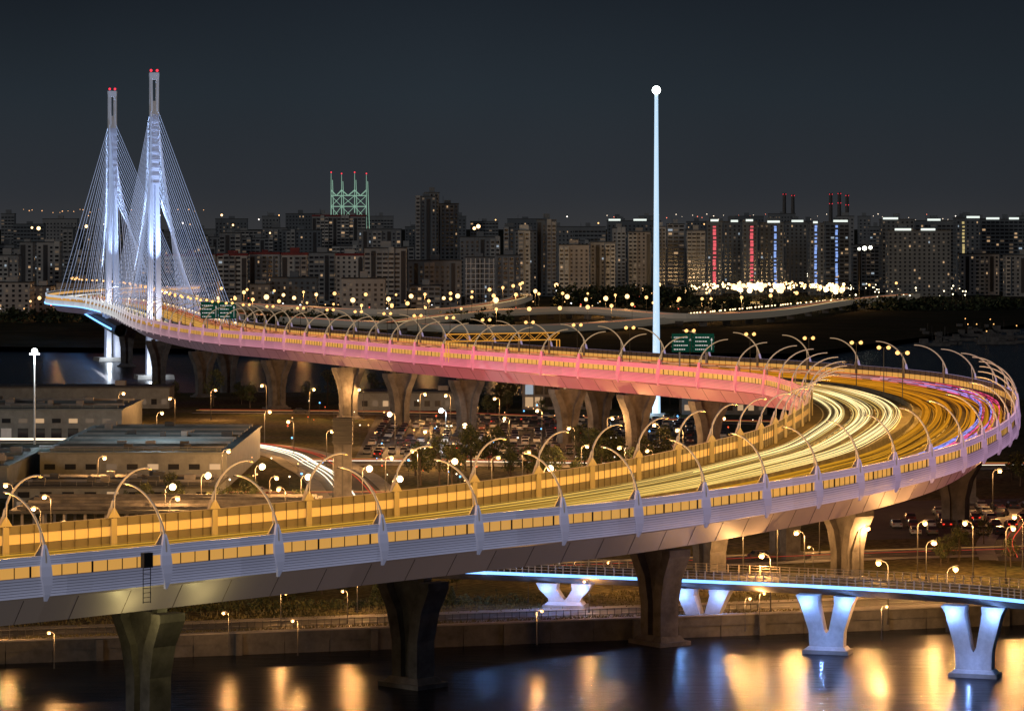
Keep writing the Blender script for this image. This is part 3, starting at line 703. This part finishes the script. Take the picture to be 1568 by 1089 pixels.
# ---------------------------------------------------------------- trees
def tree_mesh(i,h,spread,conifer=False):
    rr=random.Random(100+i); mb=MB()
    mb.tube([(0,0,0),(0.1,0.05,h*0.35),(0.0,0.1,h*0.85)],0.22,'bark',6,r2=0.05)
    cl=[]
    if conifer:
        for k in range(9):
            z=h*(0.15+0.09*k); rad=spread*(1-k/9.5)
            for a in range(7):
                an=a*0.9+k; cl.append((math.cos(an)*rad*0.6,math.sin(an)*rad*0.6,z,rad*0.42))
    else:
        for k in range(15):
            an=rr.uniform(0,6.28); rd=spread*rr.uniform(0.15,0.8); z=h*rr.uniform(0.35,0.95)
            rd*=math.sin(math.pi*min(1,max(0.1,(z/h-0.15)/0.85)))**0.6
            c=(math.cos(an)*rd,math.sin(an)*rd,z,spread*rr.uniform(0.25,0.42)); cl.append(c)
            if k<7: mb.tube([(0,0,h*rr.uniform(.25,.5)),(c[0]*0.5,c[1]*0.5,z*0.8),(c[0],c[1],z)],0.08,'bark',4,r2=0.02)
    for c in cl:
        for k in range(46 if not conifer else 14):
            v=Vector((rr.gauss(0,1),rr.gauss(0,1),rr.gauss(0,1))).normalized()*c[3]*rr.uniform(0.5,1.05)
            q=Vector(c[:3])+v; u=Vector((rr.gauss(0,1),rr.gauss(0,1),rr.gauss(0,1))).normalized(); w2=u.orthogonal().normalized(); s_=rr.uniform(0.14,0.34)*(h/8)**0.5
            mb.face([q-u*s_,q+w2*s_*0.6,q+u*s_,q-w2*s_*0.6],'leafB' if rr.random()<0.35+0.3*(v.z>0) else 'leafA')
    return mb.mesh('tree_%d'%i)
TM=[tree_mesh(0,8,3.2),tree_mesh(1,7,2.6),tree_mesh(2,9.5,3.6),tree_mesh(3,6,2.4)]; TC=tree_mesh(4,4.5,1.3,True)
def trees(n,x0,x1,y0,y1,smin=0.7,smax=1.15,con=0.0):
    for _ in range(n):
        x=R.uniform(x0,x1); y=R.uniform(y0,y1)
        if R.random()<con: inst(TC,'conifer_tree',(x,y,GZ),R.random()*6,R.uniform(0.6,1.1))
        else: inst(R.choice(TM),'tree',(x,y,GZ),R.random()*6,R.uniform(smin,smax))
trees(36,-22,34,668,720); trees(14,-72,-36,592,612,0.5,0.8); trees(10,-95,-60,480,495,0.5,0.8); trees(16,-40,-5,455,490,0.35,0.6,0.7)
trees(14,20,56,560,640,0.6,1.0); trees(12,60,100,500,555,0.5,0.8); trees(14,-20,40,915,925); trees(14,95,160,640,760)
trees(26,-110,60,950,990,0.8,1.2)
def hedge(name,pts,h,wd,n):
    mb=MB(); rr=random.Random(5)
    for _ in range(n):
        i=rr.randrange(len(pts)-1); t=rr.random(); a=pts[i];b=pts[i+1]
        t=round(t*14)/14+rr.gauss(0,0.018)
        q=Vector((a[0]+(b[0]-a[0])*t+rr.gauss(0,0.5),a[1]+(b[1]-a[1])*t+rr.gauss(0,wd*0.5),GZ+abs(rr.gauss(0.3,0.35))*h))
        u=Vector((rr.gauss(0,1),rr.gauss(0,1),rr.gauss(0,1))).normalized(); w2=u.orthogonal().normalized(); s_=rr.uniform(0.12,0.3)
        mb.face([q-u*s_,q+w2*s_*.6,q+u*s_,q-w2*s_*.6],'leafA' if rr.random()<0.5 else 'leafB')
    return mb.obj(name)
hedge('shrubs',[(-90,437),(-50,452),(0,462)],1.4,2.0,4200)
mb=MB(); rr=random.Random(3)
for _ in range(9000):
    x=rr.uniform(-85,40); y=wallY(x)+rr.choice([rr.uniform(19,40),rr.uniform(7,9.6)])
    h=rr.uniform(0.15,0.5); a=rr.uniform(0,3.14); dx=math.cos(a)*0.12; dy=math.sin(a)*0.12
    mb.face([(x-dx,y-dy,GZ),(x+dx,y+dy,GZ),(x+rr.uniform(-.2,.2),y,GZ+h)],'drygrass')
M['drygrass']=mat('dry_grass',(0.16,0.14,0.06),0.9,var=0.3,vscale=0.3)
mb.obj('grass')
# ---------------------------------------------------------------- street lamps
def lampmesh(lum,r,name,core=None):
    sm=MB(); sm.tube([(0,0,0),(0,0,7.9)],0.11,'darksteel',6,r2=0.07); sm.tube([(0,0,0),(0,0,0.9)],0.18,'darksteel',6)
    sm.tube([(0,0,7.8),(0.3,0,8.35),(1.0,0,8.6)],0.06,'darksteel',5); sm.box((1.25,0,8.58),(0.8,0.34,0.13),'darksteel'); sm.ball((1.3,0,8.25),r,lum,n=10,m=8,sz=0.95)
    return sm.mesh(name)
SL=lampmesh('luminaire',0.40,'street_lamp'); SLB=lampmesh('lumhot',0.62,'street_lamp_globe'); SLW=lampmesh('luminw',0.6,'street_lamp_white')
ORG=(1.0,0.48,0.15)
def slamp(x,y,power=3500,me=None,sc=1.0,col=ORG):
    rz=R.choice([0,math.pi,0.4,2.7])
    o=inst(me or SL,'street_lamp',(x,y,GZ),rz,sc)
    light('lamp_light',(x+1.3*sc*math.cos(rz),y+1.3*sc*math.sin(rz)-0.9,GZ+7.6*sc),power,col,0.05,parent=o)
    return o
big=[(605,634),(720,652),(833,717),(461,730),(308,728),(555,717),(391,714),(253,745),(686,706),(601,733)]
seen=[(413,731),(260,762),(437,748),(108,800),(62,778),(78,760),
(890,683),(935,716),(1168,668),(1000,690),(957,685),(753,700),(800,692),(474,596),(557,596),(643,603),(690,605),(732,612),(765,610),(830,628),(930,640),(1046,658),(1100,640),
(323,597),(240,632),(268,610),(182,602),(405,630),(408,590),(450,645),(1190,800),(1255,770),(1317,808),(1232,815),(1405,800),(1138,812),(1520,720),(1566,790),(1540,808),(1418,830),(1360,860),(1300,640),
(660,660),(640,690),(780,640),(880,655),(1010,650),(340,690),(500,660),(510,700),(20,742),(150,700),(590,700),(1490,800),(1180,850),(1450,870)]
for (a,b) in big:
    q=W(a,b,GZ+8.3); slamp(q.x,q.y,8500,SLB)
for (a,b) in seen:
    q=W(a,b,GZ+8.4)
    slamp(q.x,q.y,4200*(1.0 if b>690 else 1.3))
q=W(683,628,GZ+8.4); slamp(q.x,q.y,6000,SLW,1.0,(0.8,0.95,1.0))
q=W(995,692,GZ+8.4); slamp(q.x,q.y,2000,SLW,0.8,(0.8,1.0,0.5))
for (a,b) in ((83,965),(456,947),(547,888),(809,873),(902,887),(822,932),(1141,913),(1163,905),(532,902),(880,850),(938,858),(1245,835),(15,930),(350,935),(1350,925),(430,905),(1460,900)):
    q=W(a,b,GZ+4.6); o=inst(SL,'street_lamp',(q.x,q.y,GZ),R.choice([0,3.1]),0.52); light('lamp_light',(q.x,q.y-0.6,GZ+4.0),1200,ORG,0.03,parent=o)
q=W(53,690,GZ); T=hz(540,q.y); mb=MB(); mb.tube([(q.x,q.y,GZ),(q.x,q.y,T)],0.26,'white',8,r2=0.12); mb.ball((q.x,q.y,T+0.3),0.75,'luminw',n=8,m=6); mb.box((q.x,q.y,T-0.5),(2.4,0.5,0.35),'steel'); mb.obj('high_mast_light')
light('high_mast_glow',(q.x,q.y-1.5,T),13000,(0.8,0.95,1.0),0.3)
light('yard_light',(-75,690,22),6500,(0.7,0.9,1.0),0.0)
mb=MB()
for k in range(130):
    x=R.uniform(-60,70); y=R.choice([R.uniform(640,740),R.uniform(740,920)]); h=R.uniform(0.8,4.5)
    c=R.choice([(2.5,0.3,0.1),(3,1.4,0.5),(3,1.4,0.5),(3,1.6,0.6),(4,3.4,2.3),(0.5,1.6,3.5)])
    mb.tube([(x,y,GZ),(x,y,GZ+h)],0.05,'darksteel',3); mb.ball((x,y,GZ+h+0.15),R.uniform(0.10,0.24),'glowcol',col=c,n=6,m=4)
mb.obj('traffic_signals')

# ---------------------------------------------------------------- left industrial buildings
def shed(x0,x1,y0,y1,h,name,ribs=6,roofmt='roof'):
    mb=MB(); cx=(x0+x1)/2; cy=(y0+y1)/2
    mb.box((cx,cy,GZ),(x1-x0,y1-y0,h),'shedwall')
    mb.box((cx,cy,GZ+h),(x1-x0+0.8,y1-y0+0.8,0.4),roofmt)
    for i in range(ribs):
        y=y0+(i+0.5)*(y1-y0)/ribs; mb.box((cx,y,GZ+h+0.4),(x1-x0-3,1.2,0.5),'conc' if i%2 else roofmt,top=(1,0.4))
    x=x0+2
    while x<x1-2:
        mb.box((x,y0-0.05,GZ+h*0.55),(2.2,0.08,1.1),R.choice(['glass','glass','glass','winwarm','windim'])); mb.box((x,y0-0.06,GZ+0.05),(2.6,0.1,h*0.35),'glass' if R.random()<0.7 else 'white'); x+=4.2
    for k in range(14):
        mb.box((R.uniform(x0+3,x1-3),R.uniform(y0+3,y1-3),GZ+h+0.42),(R.uniform(1,2.5),1.4,R.uniform(0.8,1.6)),R.choice(['conc','roofdark']))
    mb.tube([(x0,y0,GZ+h+1.4),(x1,y0,GZ+h+1.4)],0.05,'conc',4)
    x=x0
    while x<=x1: mb.tube([(x,y0,GZ+h+0.4),(x,y0,GZ+h+1.4)],0.05,'conc',3); x+=3
    mb.obj(name)
M['shedwall']=mat('shed_cladding',(0.17,0.18,0.175),0.6,var=0.25,vscale=0.5)
shed(-96,-58,664,752,7.0,'warehouse',12)
shed(-118,-99,640,700,6.0,'warehouse',5)
shed(-150,-98,820,865,7.0,'warehouse',4)
shed(-94,-56,615,640,4.0,'warehouse',4,'roofdark')
mb=MB()
for i in range(14):
    for j in range(3): mb.box((-84+i*3.6,560+j*14,GZ),(0.45,0.45,4.2),'conc')
mb.box((-60,574,GZ+4.2),(52,32,0.5),'roofdark'); 
for j in range(5): mb.box((-60,561+j*6.5,GZ+4.7),(50,0.4,0.5),'conc_dark')
mb.obj('covered_car_park')
q=W(525,775,GZ); T=hz(640,q.y); mb=MB(); mb.box((q.x,q.y,GZ),(3.3,2.6,T-GZ-5),'conc_dark'); mb.box((q.x,q.y,T-5),(3.7,3.0,5),'darksteel'); mb.box((q.x,q.y-1.31,GZ),(0.3,0.06,T-GZ-5),'darksteel')
for z in range(5): mb.box((q.x,q.y,T-5+z+0.45),(4.1,3.4,0.12),'conc_dark')
for sx in (-1.7,-0.6,0.6,1.7): mb.tube([(q.x+sx,q.y,T),(q.x+sx,q.y,T+1.6)],0.06,'darksteel',4)
mb.box((q.x,q.y,GZ),(6,5,1.0),'conc'); mb.obj('concrete_pier')
mb=MB(); mb.box((16,955,GZ),(26,14,8),'conc'); mb.box((16,955,GZ+8),(28,16,0.6),'white')
for i in range(9):
    for j in range(2): mb.box((5+i*2.8,947.9,GZ+0.8+j*3.6),(2.3,0.1,2.8),R.choice(['winwarm','winwarm','wincool','glass']))
mb.obj('lit_pavilion')
for (x0,y0,ww,dd,h) in ((-30,950,40,14,5),(60,930,24,16,6),(70,700,20,14,5),(-130,960,60,14,6),(100,560,16,22,6)):
    mb=MB(); mb.box((x0,y0,GZ),(ww,dd,h),'shedwall'); mb.box((x0,y0,GZ+h),(ww+0.6,dd+0.6,0.5),'roofdark')
    x=x0-ww/2+1.5
    while x<x0+ww/2-1: mb.box((x,y0-dd/2-0.04,GZ+1.2),(1.6,0.08,1.6),R.choice(['winwarm','glass','glass','windim'])); x+=3
    mb.box((x0+ww/4,y0,GZ+h+0.5),(3,3,1.4),'conc'); mb.obj('service_building')
mb=MB()
for i in range(130):
    x=-95+i*1.0; y=wallY(x)+9; mb.box((x,y,GZ),(0.08,0.08,1.2),'darksteel')
for z in (0.4,1.1): mb.tube([(-95,wallY(-95)+9,GZ+z),(35,wallY(35)+9,GZ+z)],0.04,'darksteel',4)
mb.obj('metal_fence')

# ---------------------------------------------------------------- city skyline
def block(x0,x1,ytop,Y,wallm,depth=14,lit=0.07,roof='roofdark',name='apartment_block',bays=True,fh=3.0):
    rr=random.Random(int(x0*7+x1*13+Y)); X0=at(x0,Y);X1=at(x1,Y);T=hz(ytop,Y); H=T-GZ
    if H<6: H=6;T=GZ+H
    lit*=rr.uniform(0.3,1.1)
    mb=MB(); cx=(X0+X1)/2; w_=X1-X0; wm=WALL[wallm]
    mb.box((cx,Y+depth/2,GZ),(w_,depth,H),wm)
    mb.box((cx,Y+depth/2,T),(w_+0.5,depth+0.5,1.6 if roof=='redroof' else 0.7),roof)
    nb=max(1,int(w_/22))
    for i in range(nb):
        rt='redroof' if roof=='redroof' and rr.random()<0.6 else wm
        mb.box((X0+(i+0.5)*w_/nb,Y+depth/2,T+0.7),(rr.uniform(3.5,7),4.5,rr.uniform(1.8,4.5)),rt)
        if rr.random()<0.6: mb.tube([(X0+(i+0.3)*w_/nb,Y+depth/2,T),(X0+(i+0.3)*w_/nb,Y+depth/2,T+rr.uniform(4,7))],0.15,'darksteel',3)
    nf=int(H/fh); nc=max(2,int(w_/3.4)); cw=w_/nc
    per=rr.choice([5,6,7,8]); off=rr.randrange(per)
    bayset=set(i for i in range(nc) if bays and ((i+off)%per in (2,3)))
    darkset=set(i for i in range(nc) if (i+off)%per==0) if bays else set()
    lw=WALL[2] if wallm in (0,1,4) else (WALL[0] if wallm!=2 else WALL[1])
    for c in sorted(bayset):
        x=X0+(c+0.5)*cw; mb.box((x,Y-0.75,GZ+2.5),(cw*0.9,1.5,H-3.5+rr.choice([0,0,2])),lw)
    for c in sorted(darkset):
        x=X0+(c+0.5)*cw; mb.box((x,Y-0.15,GZ+2.5),(cw*0.75,0.3,H-4),'glassdark')
    style=rr.random()
    for f in range(nf):
        z=GZ+f*fh+0.9
        for c in range(nc):
            if c in darkset and rr.random()>lit*0.8: continue
            x=X0+(c+0.5)*cw; yy=Y-0.05-(1.5 if c in bayset else 0)-(0.32 if c in darkset else 0)
            r=rr.random()
            mt='winwarm' if r<lit*0.4 else ('wincool' if r<lit*0.52 else ('windim' if r<lit*1.6 else 'glass'))
            ww=cw*((0.62 if c in bayset else 0.42) if style<0.7 else 0.8); hh=1.5
            if mt in ('winwarm','wincool'): ww*=rr.uniform(0.45,1)
            mb.face([(x-ww/2,yy,z),(x+ww/2,yy,z),(x+ww/2,yy,z+hh),(x-ww/2,yy,z+hh)],mt)
        xs=X1+0.05 if cx<0 else X0-0.05
        for c in range(int(depth/4)):
            y=Y+2+c*4; mt='winwarm' if rr.random()<lit*0.5 else 'glass'
            mb.face([(xs,y-0.8,z),(xs,y+0.8,z),(xs,y+0.8,z+1.5),(xs,y-0.8,z+1.5)],mt)
    return mb.obj(name),mb
M['glassdark']=mat('stair_glazing',(0.04,0.04,0.045),0.4)
rowA=[(-10,28,392,2250,0),(30,50,372,2400,1),(56,92,372,2300,0),(96,112,350,2700,3),(118,158,385,2300,1),(160,214,396,2250,0),(216,250,388,2300,1),(252,330,393,2280,0,'redroof'),
(333,378,392,2180,2,'redroof'),(382,428,390,2200,0,'redroof'),(431,470,391,2150,2,'redroof'),(473,512,388,2200,1),(514,556,392,2170,2,'redroof'),(548,614,352,2500,3),(558,622,381,2120,0),
(636,668,302,2500,5),(650,672,296,2520,3),(668,702,313,2520,3),(625,706,400,2150,3),(704,766,364,2450,3),(712,757,395,2100,3),(760,797,392,2100,3),(771,788,350,2420,5),(793,812,354,2400,2),(822,852,338,2450,5),(856,902,376,2400,4),(904,942,372,2420,1),
(938,958,350,2600,0),(962,996,356,2500,4),(1000,1020,348,2550,2),(1022,1048,344,2550,0),(1052,1080,354,2500,0),
(1306,1346,376,2700,3),(1470,1530,390,2500,4),(1540,1600,392,2450,3),(478,560,332,2900,1,'redroof'),(300,345,364,2800,3),(345,400,354,2850,1),(405,440,350,2900,3),(440,480,358,2850,0)]
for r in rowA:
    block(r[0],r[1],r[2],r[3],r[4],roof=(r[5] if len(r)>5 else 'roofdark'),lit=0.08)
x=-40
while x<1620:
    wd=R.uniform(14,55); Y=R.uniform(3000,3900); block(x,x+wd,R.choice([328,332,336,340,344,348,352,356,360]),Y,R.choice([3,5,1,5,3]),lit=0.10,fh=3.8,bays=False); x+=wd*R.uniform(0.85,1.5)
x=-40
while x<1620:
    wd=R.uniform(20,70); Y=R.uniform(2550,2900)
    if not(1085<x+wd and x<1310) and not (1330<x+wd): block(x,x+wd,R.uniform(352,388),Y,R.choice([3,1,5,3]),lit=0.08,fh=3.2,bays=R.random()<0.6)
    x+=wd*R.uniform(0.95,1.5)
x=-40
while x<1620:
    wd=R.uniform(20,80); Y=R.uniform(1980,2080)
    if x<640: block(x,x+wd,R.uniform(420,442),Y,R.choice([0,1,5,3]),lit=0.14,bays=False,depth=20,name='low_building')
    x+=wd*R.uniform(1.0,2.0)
def slab(x0,x1,ytop,Y,strips,topglow,name='office_tower'):
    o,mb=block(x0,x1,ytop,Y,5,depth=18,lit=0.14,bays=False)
    o.name=name
    m=MB(); T=hz(ytop,Y)
    for xx,mt in strips:
        X=at(xx,Y)
        zz=GZ+8
        while zz<T-2:
            m.box((X+R.uniform(-.2,.2),Y-0.5,zz),(2.4 if mt=='redstrip' else 1.8,0.3,R.choice([1.2,1.8,2.6])),mt); zz+=2.9
    if topglow:
        for (a,b) in topglow: m.box(((at(a,Y)+at(b,Y))/2,Y-0.5,T+0.3),(at(b,Y)-at(a,Y),0.4,1.6),'wincoolb')
    if m.v: m.obj('facade_lighting',o)
M['wincoolb']=mat('roof_light',(0.2,0.2,0.2),0.5,emis=(0.9,1,0.92),es=1.0,sample=False)
M['redstrip']=mat('red_strip',(0.1,0,0),0.5,emis=(1,0.13,0.17),es=0.8,sample=False)
M['bluest2']=mat('blue_strip',(0.0,0,0.1),0.5,emis=(0.3,0.48,1.0),es=0.9,sample=False)
M['yelst']=mat('yellow_strip',(0.1,0.1,0),0.5,emis=(0.9,0.7,0.3),es=0.6,sample=False)
slab(1082,1106,340,2500,[(1094,'redstrip')],[(1088,1100)])
slab(1108,1135,341,2560,[],[(1119,1130)]); slab(1137,1160,340,2500,[(1151,'redstrip')],[(1142,1153)])
slab(1163,1200,342,2520,[(1187,'bluest2')],[(1175,1194)]); slab(1203,1236,341,2600,[],[(1212,1230)]); slab(1240,1262,343,2500,[(1249,'bluest2')],[(1245,1252)]); slab(1264,1300,341,2540,[(1281,'bluest2')],[(1276,1298)])
slab(1350,1400,337,2600,[],[(1352,1375)]); slab(1402,1462,339,2650,[],[(1420,1440)]); slab(1464,1500,335,2600,[(1475,'yelst')],[(1480,1500)]); slab(1503,1580,337,2640,[],[(1510,1530),(1545,1560)])
slab(1360,1456,354,2450,[],[(1370,1395),(1410,1432)])
slab(930,1012,339,2900,[],[(932,950),(970,990)])
Y=2090; mb=MB()
for i in range(7): mb.box((at(714+i*7,Y),Y-0.6,GZ),(0.5,0.6,hz(396,Y)-GZ),'white')
for k in range(9): mb.box((at(735,Y),Y-0.7,GZ+3+k*3.2),(19,0.5,0.5),'white')
mb.obj('parking_garage_frame')
mb=MB(); Y=3000; tops=[266,268,266,268]; xs=[507,523,543,561]
for xx,tp in zip(xs,tops):
    X=at(xx,Y); T=hz(tp,Y); mb.tube([(X,Y,40),(X,Y,T)],0.8,'greenlit',4,r2=0.3); mb.tube([(X+3,Y+8,40),(X+1,Y+4,T-6)],0.4,'greenlit',4); mb.ball((X,Y,T+1),0.7,'red',n=5,m=3)
for a,b in zip(xs,xs[1:]):
    A=at(a,Y);B=at(b,Y)
    for z0,z1 in ((62,74),(74,84),(50,62)):
        mb.tube([(A,Y,z0),(B,Y,z1)],0.35,'greenlit',4); mb.tube([(A,Y,z1),(B,Y,z0)],0.35,'greenlit',4)
    mb.tube([(A,Y,89),((A+B)/2,Y,84),(B,Y,89)],0.8,'greenlit',4)
    for z in (62,74,84): mb.tube([(A,Y,z),(B,Y,z)],0.6,'greenlit',4)
mb.box((at(533,Y),Y+8,GZ),(at(560,Y)-at(505,Y),16,52),WALL[3]); mb.obj('lattice_tower')
for xx,tp in ((1201,297),(1214,299),(1272,297),(1285,296),(1297,299)):
    Y=5200; X=at(xx,Y); T=hz(tp,Y); mb=MB(); mb.tube([(X,Y,GZ),(X,Y,T)],4.2,'conc_dark',10,r2=2.6)
    mb.tube([(X,Y,T-0.5),(X,Y,T+0.8)],3.1,'darksteel',10)
    for z in ((T-1,T-16) if xx>1250 else (T-1,)):
        for sx in (-2.2,2.2): mb.ball((X+sx,Y-3,z),0.6,'red',n=5,m=3)
    mb.obj('factory_chimney')
# ---------------------------------------------------------------- far viaducts and lights
def farvia(pix,z,wd,name):
    pts=[W(a,b,z) for a,b in pix]; f=[]
    for i in range(len(pts)-1):
        p0=pts[max(i-1,0)];p1=pts[i];p2=pts[i+1];p3=pts[min(i+2,len(pts)-1)]
        for j in range(12): f.append(Vector(cat(p0,p1,p2,p3,j/12)))
    e=empty(name); mb=MB(); prof=[(-wd/2,1.2),(-wd/2,-1.2),(-wd/4,-2.6),(wd/4,-2.6),(wd/2,-1.2),(wd/2,1.2),(wd/2-0.3,1.2),(wd/2-0.3,0),(-wd/2+0.3,0),(-wd/2+0.3,1.2)]
    fr=[]
    for i,p in enumerate(f):
        d=f[min(i+1,len(f)-1)]-f[max(0,i-1)]; d.z=0; d.normalize(); fr.append((p,Vector((-d.y,d.x,0))))
    K=len(prof)
    for p,n in fr:
        for u,zz in prof: q=p+n*u; mb.v.append((q.x,q.y,q.z+zz))
    for i in range(len(fr)-1):
        for j in range(K): mb.idx((i*K+j,i*K+(j+1)%K,(i+1)*K+(j+1)%K,(i+1)*K+j),'asphalt' if j==7 else 'viawarm')
    for i in range(0,len(fr),3):
        p,n=fr[i]; mb.box((p.x,p.y,GZ-3),(3,2.2,p.z-2.6-GZ+3),'conc_dark',top=(1.5,1))
    mb.obj('deck',e)
    t2=MB()
    for off,c in ((-3,(1.0,0.75,0.4)),(-1.5,(0.8,0.5,0.2)),(2.5,(0.9,0.25,0.1))): t2.tube([p+n*off+Vector((0,0,0.8)) for p,n in fr],0.14,'trail',4,tuple(x*0.7 for x in c))
    t2.obj('light_trails',e)
    return fr
M['viawarm']=mat('far_parapet',(0.28,0.27,0.26),0.7,emis=(1.0,0.85,0.65),es=0.06,sample=False)  # lit look of the parapets put in as warm emission
fl=MB()
def glow(q,r,c,pole=True):
    fl.ball(q,r,'glowcol',col=c,n=6,m=4)
    if pole: fl.tube([(q[0],q[1],GZ),(q[0],q[1],q[2]-r)],0.12,'darksteel',3)
v1=farvia([(180,463),(300,464),(420,470),(560,477),(690,475),(770,464),(800,455),(770,449)],11,13,'distant_viaduct')
v2=farvia([(600,496),(690,484),(790,476),(900,474),(1040,484),(1180,478),(1290,462),(1400,452)],9,13,'distant_viaduct')
v3=farvia([(360,482),(470,490),(600,497),(760,502),(900,498),(1000,490),(1100,480)],7,11,'distant_viaduct')
k=0
for v in (v1,v2,v3):
    for i in range(0,len(v),4):
        p,n=v[i]; glow((p.x,p.y,p.z+9),R.uniform(0.6,1.1),(2.4,1.3,0.45))
        k+=1
        if k%4==0: light('far_lamp_light',(p.x,p.y-1,p.z+8.0),10000,ORG,0.0,parent=via)
k=0
for xx in range(400,1060,28):
    q=W(xx+R.uniform(-8,8),R.uniform(436,460),14); glow(q,R.uniform(0.9,1.8),(3.2,1.9,0.8)); k+=1
    if k%4==0: light('far_lamp_light',(q.x,q.y-2,13),16000,ORG,0.0,parent=via)
for xx in range(20,400,24):
    q=W(xx+R.uniform(-8,8),R.uniform(440,462),14); glow(q,R.uniform(0.6,1.2),(2.6,1.5,0.6)); k+=1
    if k%4==0: light('far_lamp_light',(q.x,q.y-2,13),16000,ORG,0.0,parent=via)
for k in range(230):
    xx=R.uniform(1058,1292); yy=R.gauss(437,4.5); q=W(xx,max(427,min(450,yy)),12); glow(q,R.uniform(0.45,1.2)*(1.6 if 1120<xx<1200 or xx>1262 else 0.8),R.choice([(6,4.2,2.0),(3,1.8,0.8)]),k%3==0)
for xx in (1080,1120,1160,1200,1245,1285):
    q=W(xx,440,14); light('far_lamp_light',(q.x,q.y,13),60000,(1.0,0.62,0.28),0.0,parent=via)
for k in range(46):
    t=k/45; xx=1290-230*t+R.uniform(-3,3); yy=458+22*t; q=W(xx,yy,10); glow(q,0.45,(3.5,2.5,1.3))
for k in range(60):
    q=W(R.uniform(1290,1480),R.uniform(430,455),10); glow(q,R.uniform(0.25,0.6),(4,3.4,2.2))
for k in range(70):
    q=W(R.uniform(1050,1568),R.uniform(415,432),12); glow(q,R.uniform(0.3,0.75),R.choice([(2.6,1.3,.45),(4,3.4,2.4)]),False)
for k in range(190):
    q=W(R.uniform(0,1060),R.uniform(425,475),8); glow(q,R.uniform(0.2,0.55),R.choice([(2.4,1.25,.45),(3,3,3),(2.4,.3,0.15),(2.4,1.25,.45)]),False)
for k in range(16):
    Y=R.uniform(2900,4200); xx=R.uniform(0,1568); glow((at(xx,Y),Y-20,hz(R.uniform(330,344),Y)),R.uniform(0.5,0.9),R.choice([(2.4,1.3,.5),(3,2.7,2.4)]),False)
for (xx,yy,r) in ((68,350,2.4),(58,349,1.4),(140,347,2),(733,347,2.6),(727,350,2.0),(345,330,1.4),(362,345,1.2),(418,357,1.0),(1316,380,2.4),(1325,379,2.0),(1308,381,1.6)):
    Y=2080 if yy>375 else 2440; glow((at(xx,Y),Y-30,hz(yy,Y)),r*0.6,(4,2.4,1.1) if xx<1000 else (5,5,4),True)
for xx in list(range(10,330,8)):
    if R.random()<0.75:
        Y=4300; glow((at(xx+R.uniform(-3,3),Y),Y,hz(323+R.uniform(-2,4),Y)),R.uniform(0.3,0.8),(1.6,0.8,0.35),False)
for xx in range(930,1568,8):
    if R.random()<0.6:
        Y=4400; glow((at(xx+R.uniform(-3,3),Y),Y,hz(334+R.uniform(-6,3),Y)),R.uniform(0.3,0.7),(2,1.6,1.2) if R.random()<0.8 else (2,.5,0.3),False)
fl.obj('distant_city_lights')
mb=MB()
for k in range(26):
    q=W(R.uniform(1420,1568),R.uniform(505,530),WZ); L=R.uniform(6,16)
    mb.box((q.x,q.y,WZ-0.3),(L,3.5,1.6),'conc_dark',top=(1.06,1.0)); mb.box((q.x-L*0.25,q.y,WZ+1.3),(L*0.25,2.6,2.0),'conc_dark')
    mb.tube([(q.x,q.y,WZ+1),(q.x,q.y,WZ+6)],0.1,'darksteel',3)
    if k%4==0: mb.ball((q.x,q.y,WZ+6),0.3,'luminaire')
mb.obj('moored_barges')
def belt(x0,x1,Y,h,n,name='distant_tree_belt'):
    mb=MB(); X0=at(x0,Y);X1=at(x1,Y)
    cl=[(R.uniform(X0,X1),Y+R.uniform(-15,15),GZ+R.uniform(1,h),R.uniform(2.5,5)) for _ in range(n)]
    for c in cl:
        for k in range(16):
            v=Vector((R.gauss(0,1),R.gauss(0,1),R.gauss(0,1))).normalized()*c[3]*R.uniform(.4,1.05); q=Vector(c[:3])+v
            u=Vector((R.gauss(0,1),R.gauss(0,1),R.gauss(0,1))).normalized(); w2=u.orthogonal().normalized(); s_=R.uniform(0.7,1.6)
            mb.face([q-u*s_,q+w2*s_*.7,q+u*s_,q-w2*s_*.7],'leafA' if R.random()<0.8 else 'leafB')
    mb.obj(name)
belt(850,1062,2120,12,260); belt(0,330,1800,6,150); belt(380,780,1750,5,150); belt(1060,1568,2060,6,240)
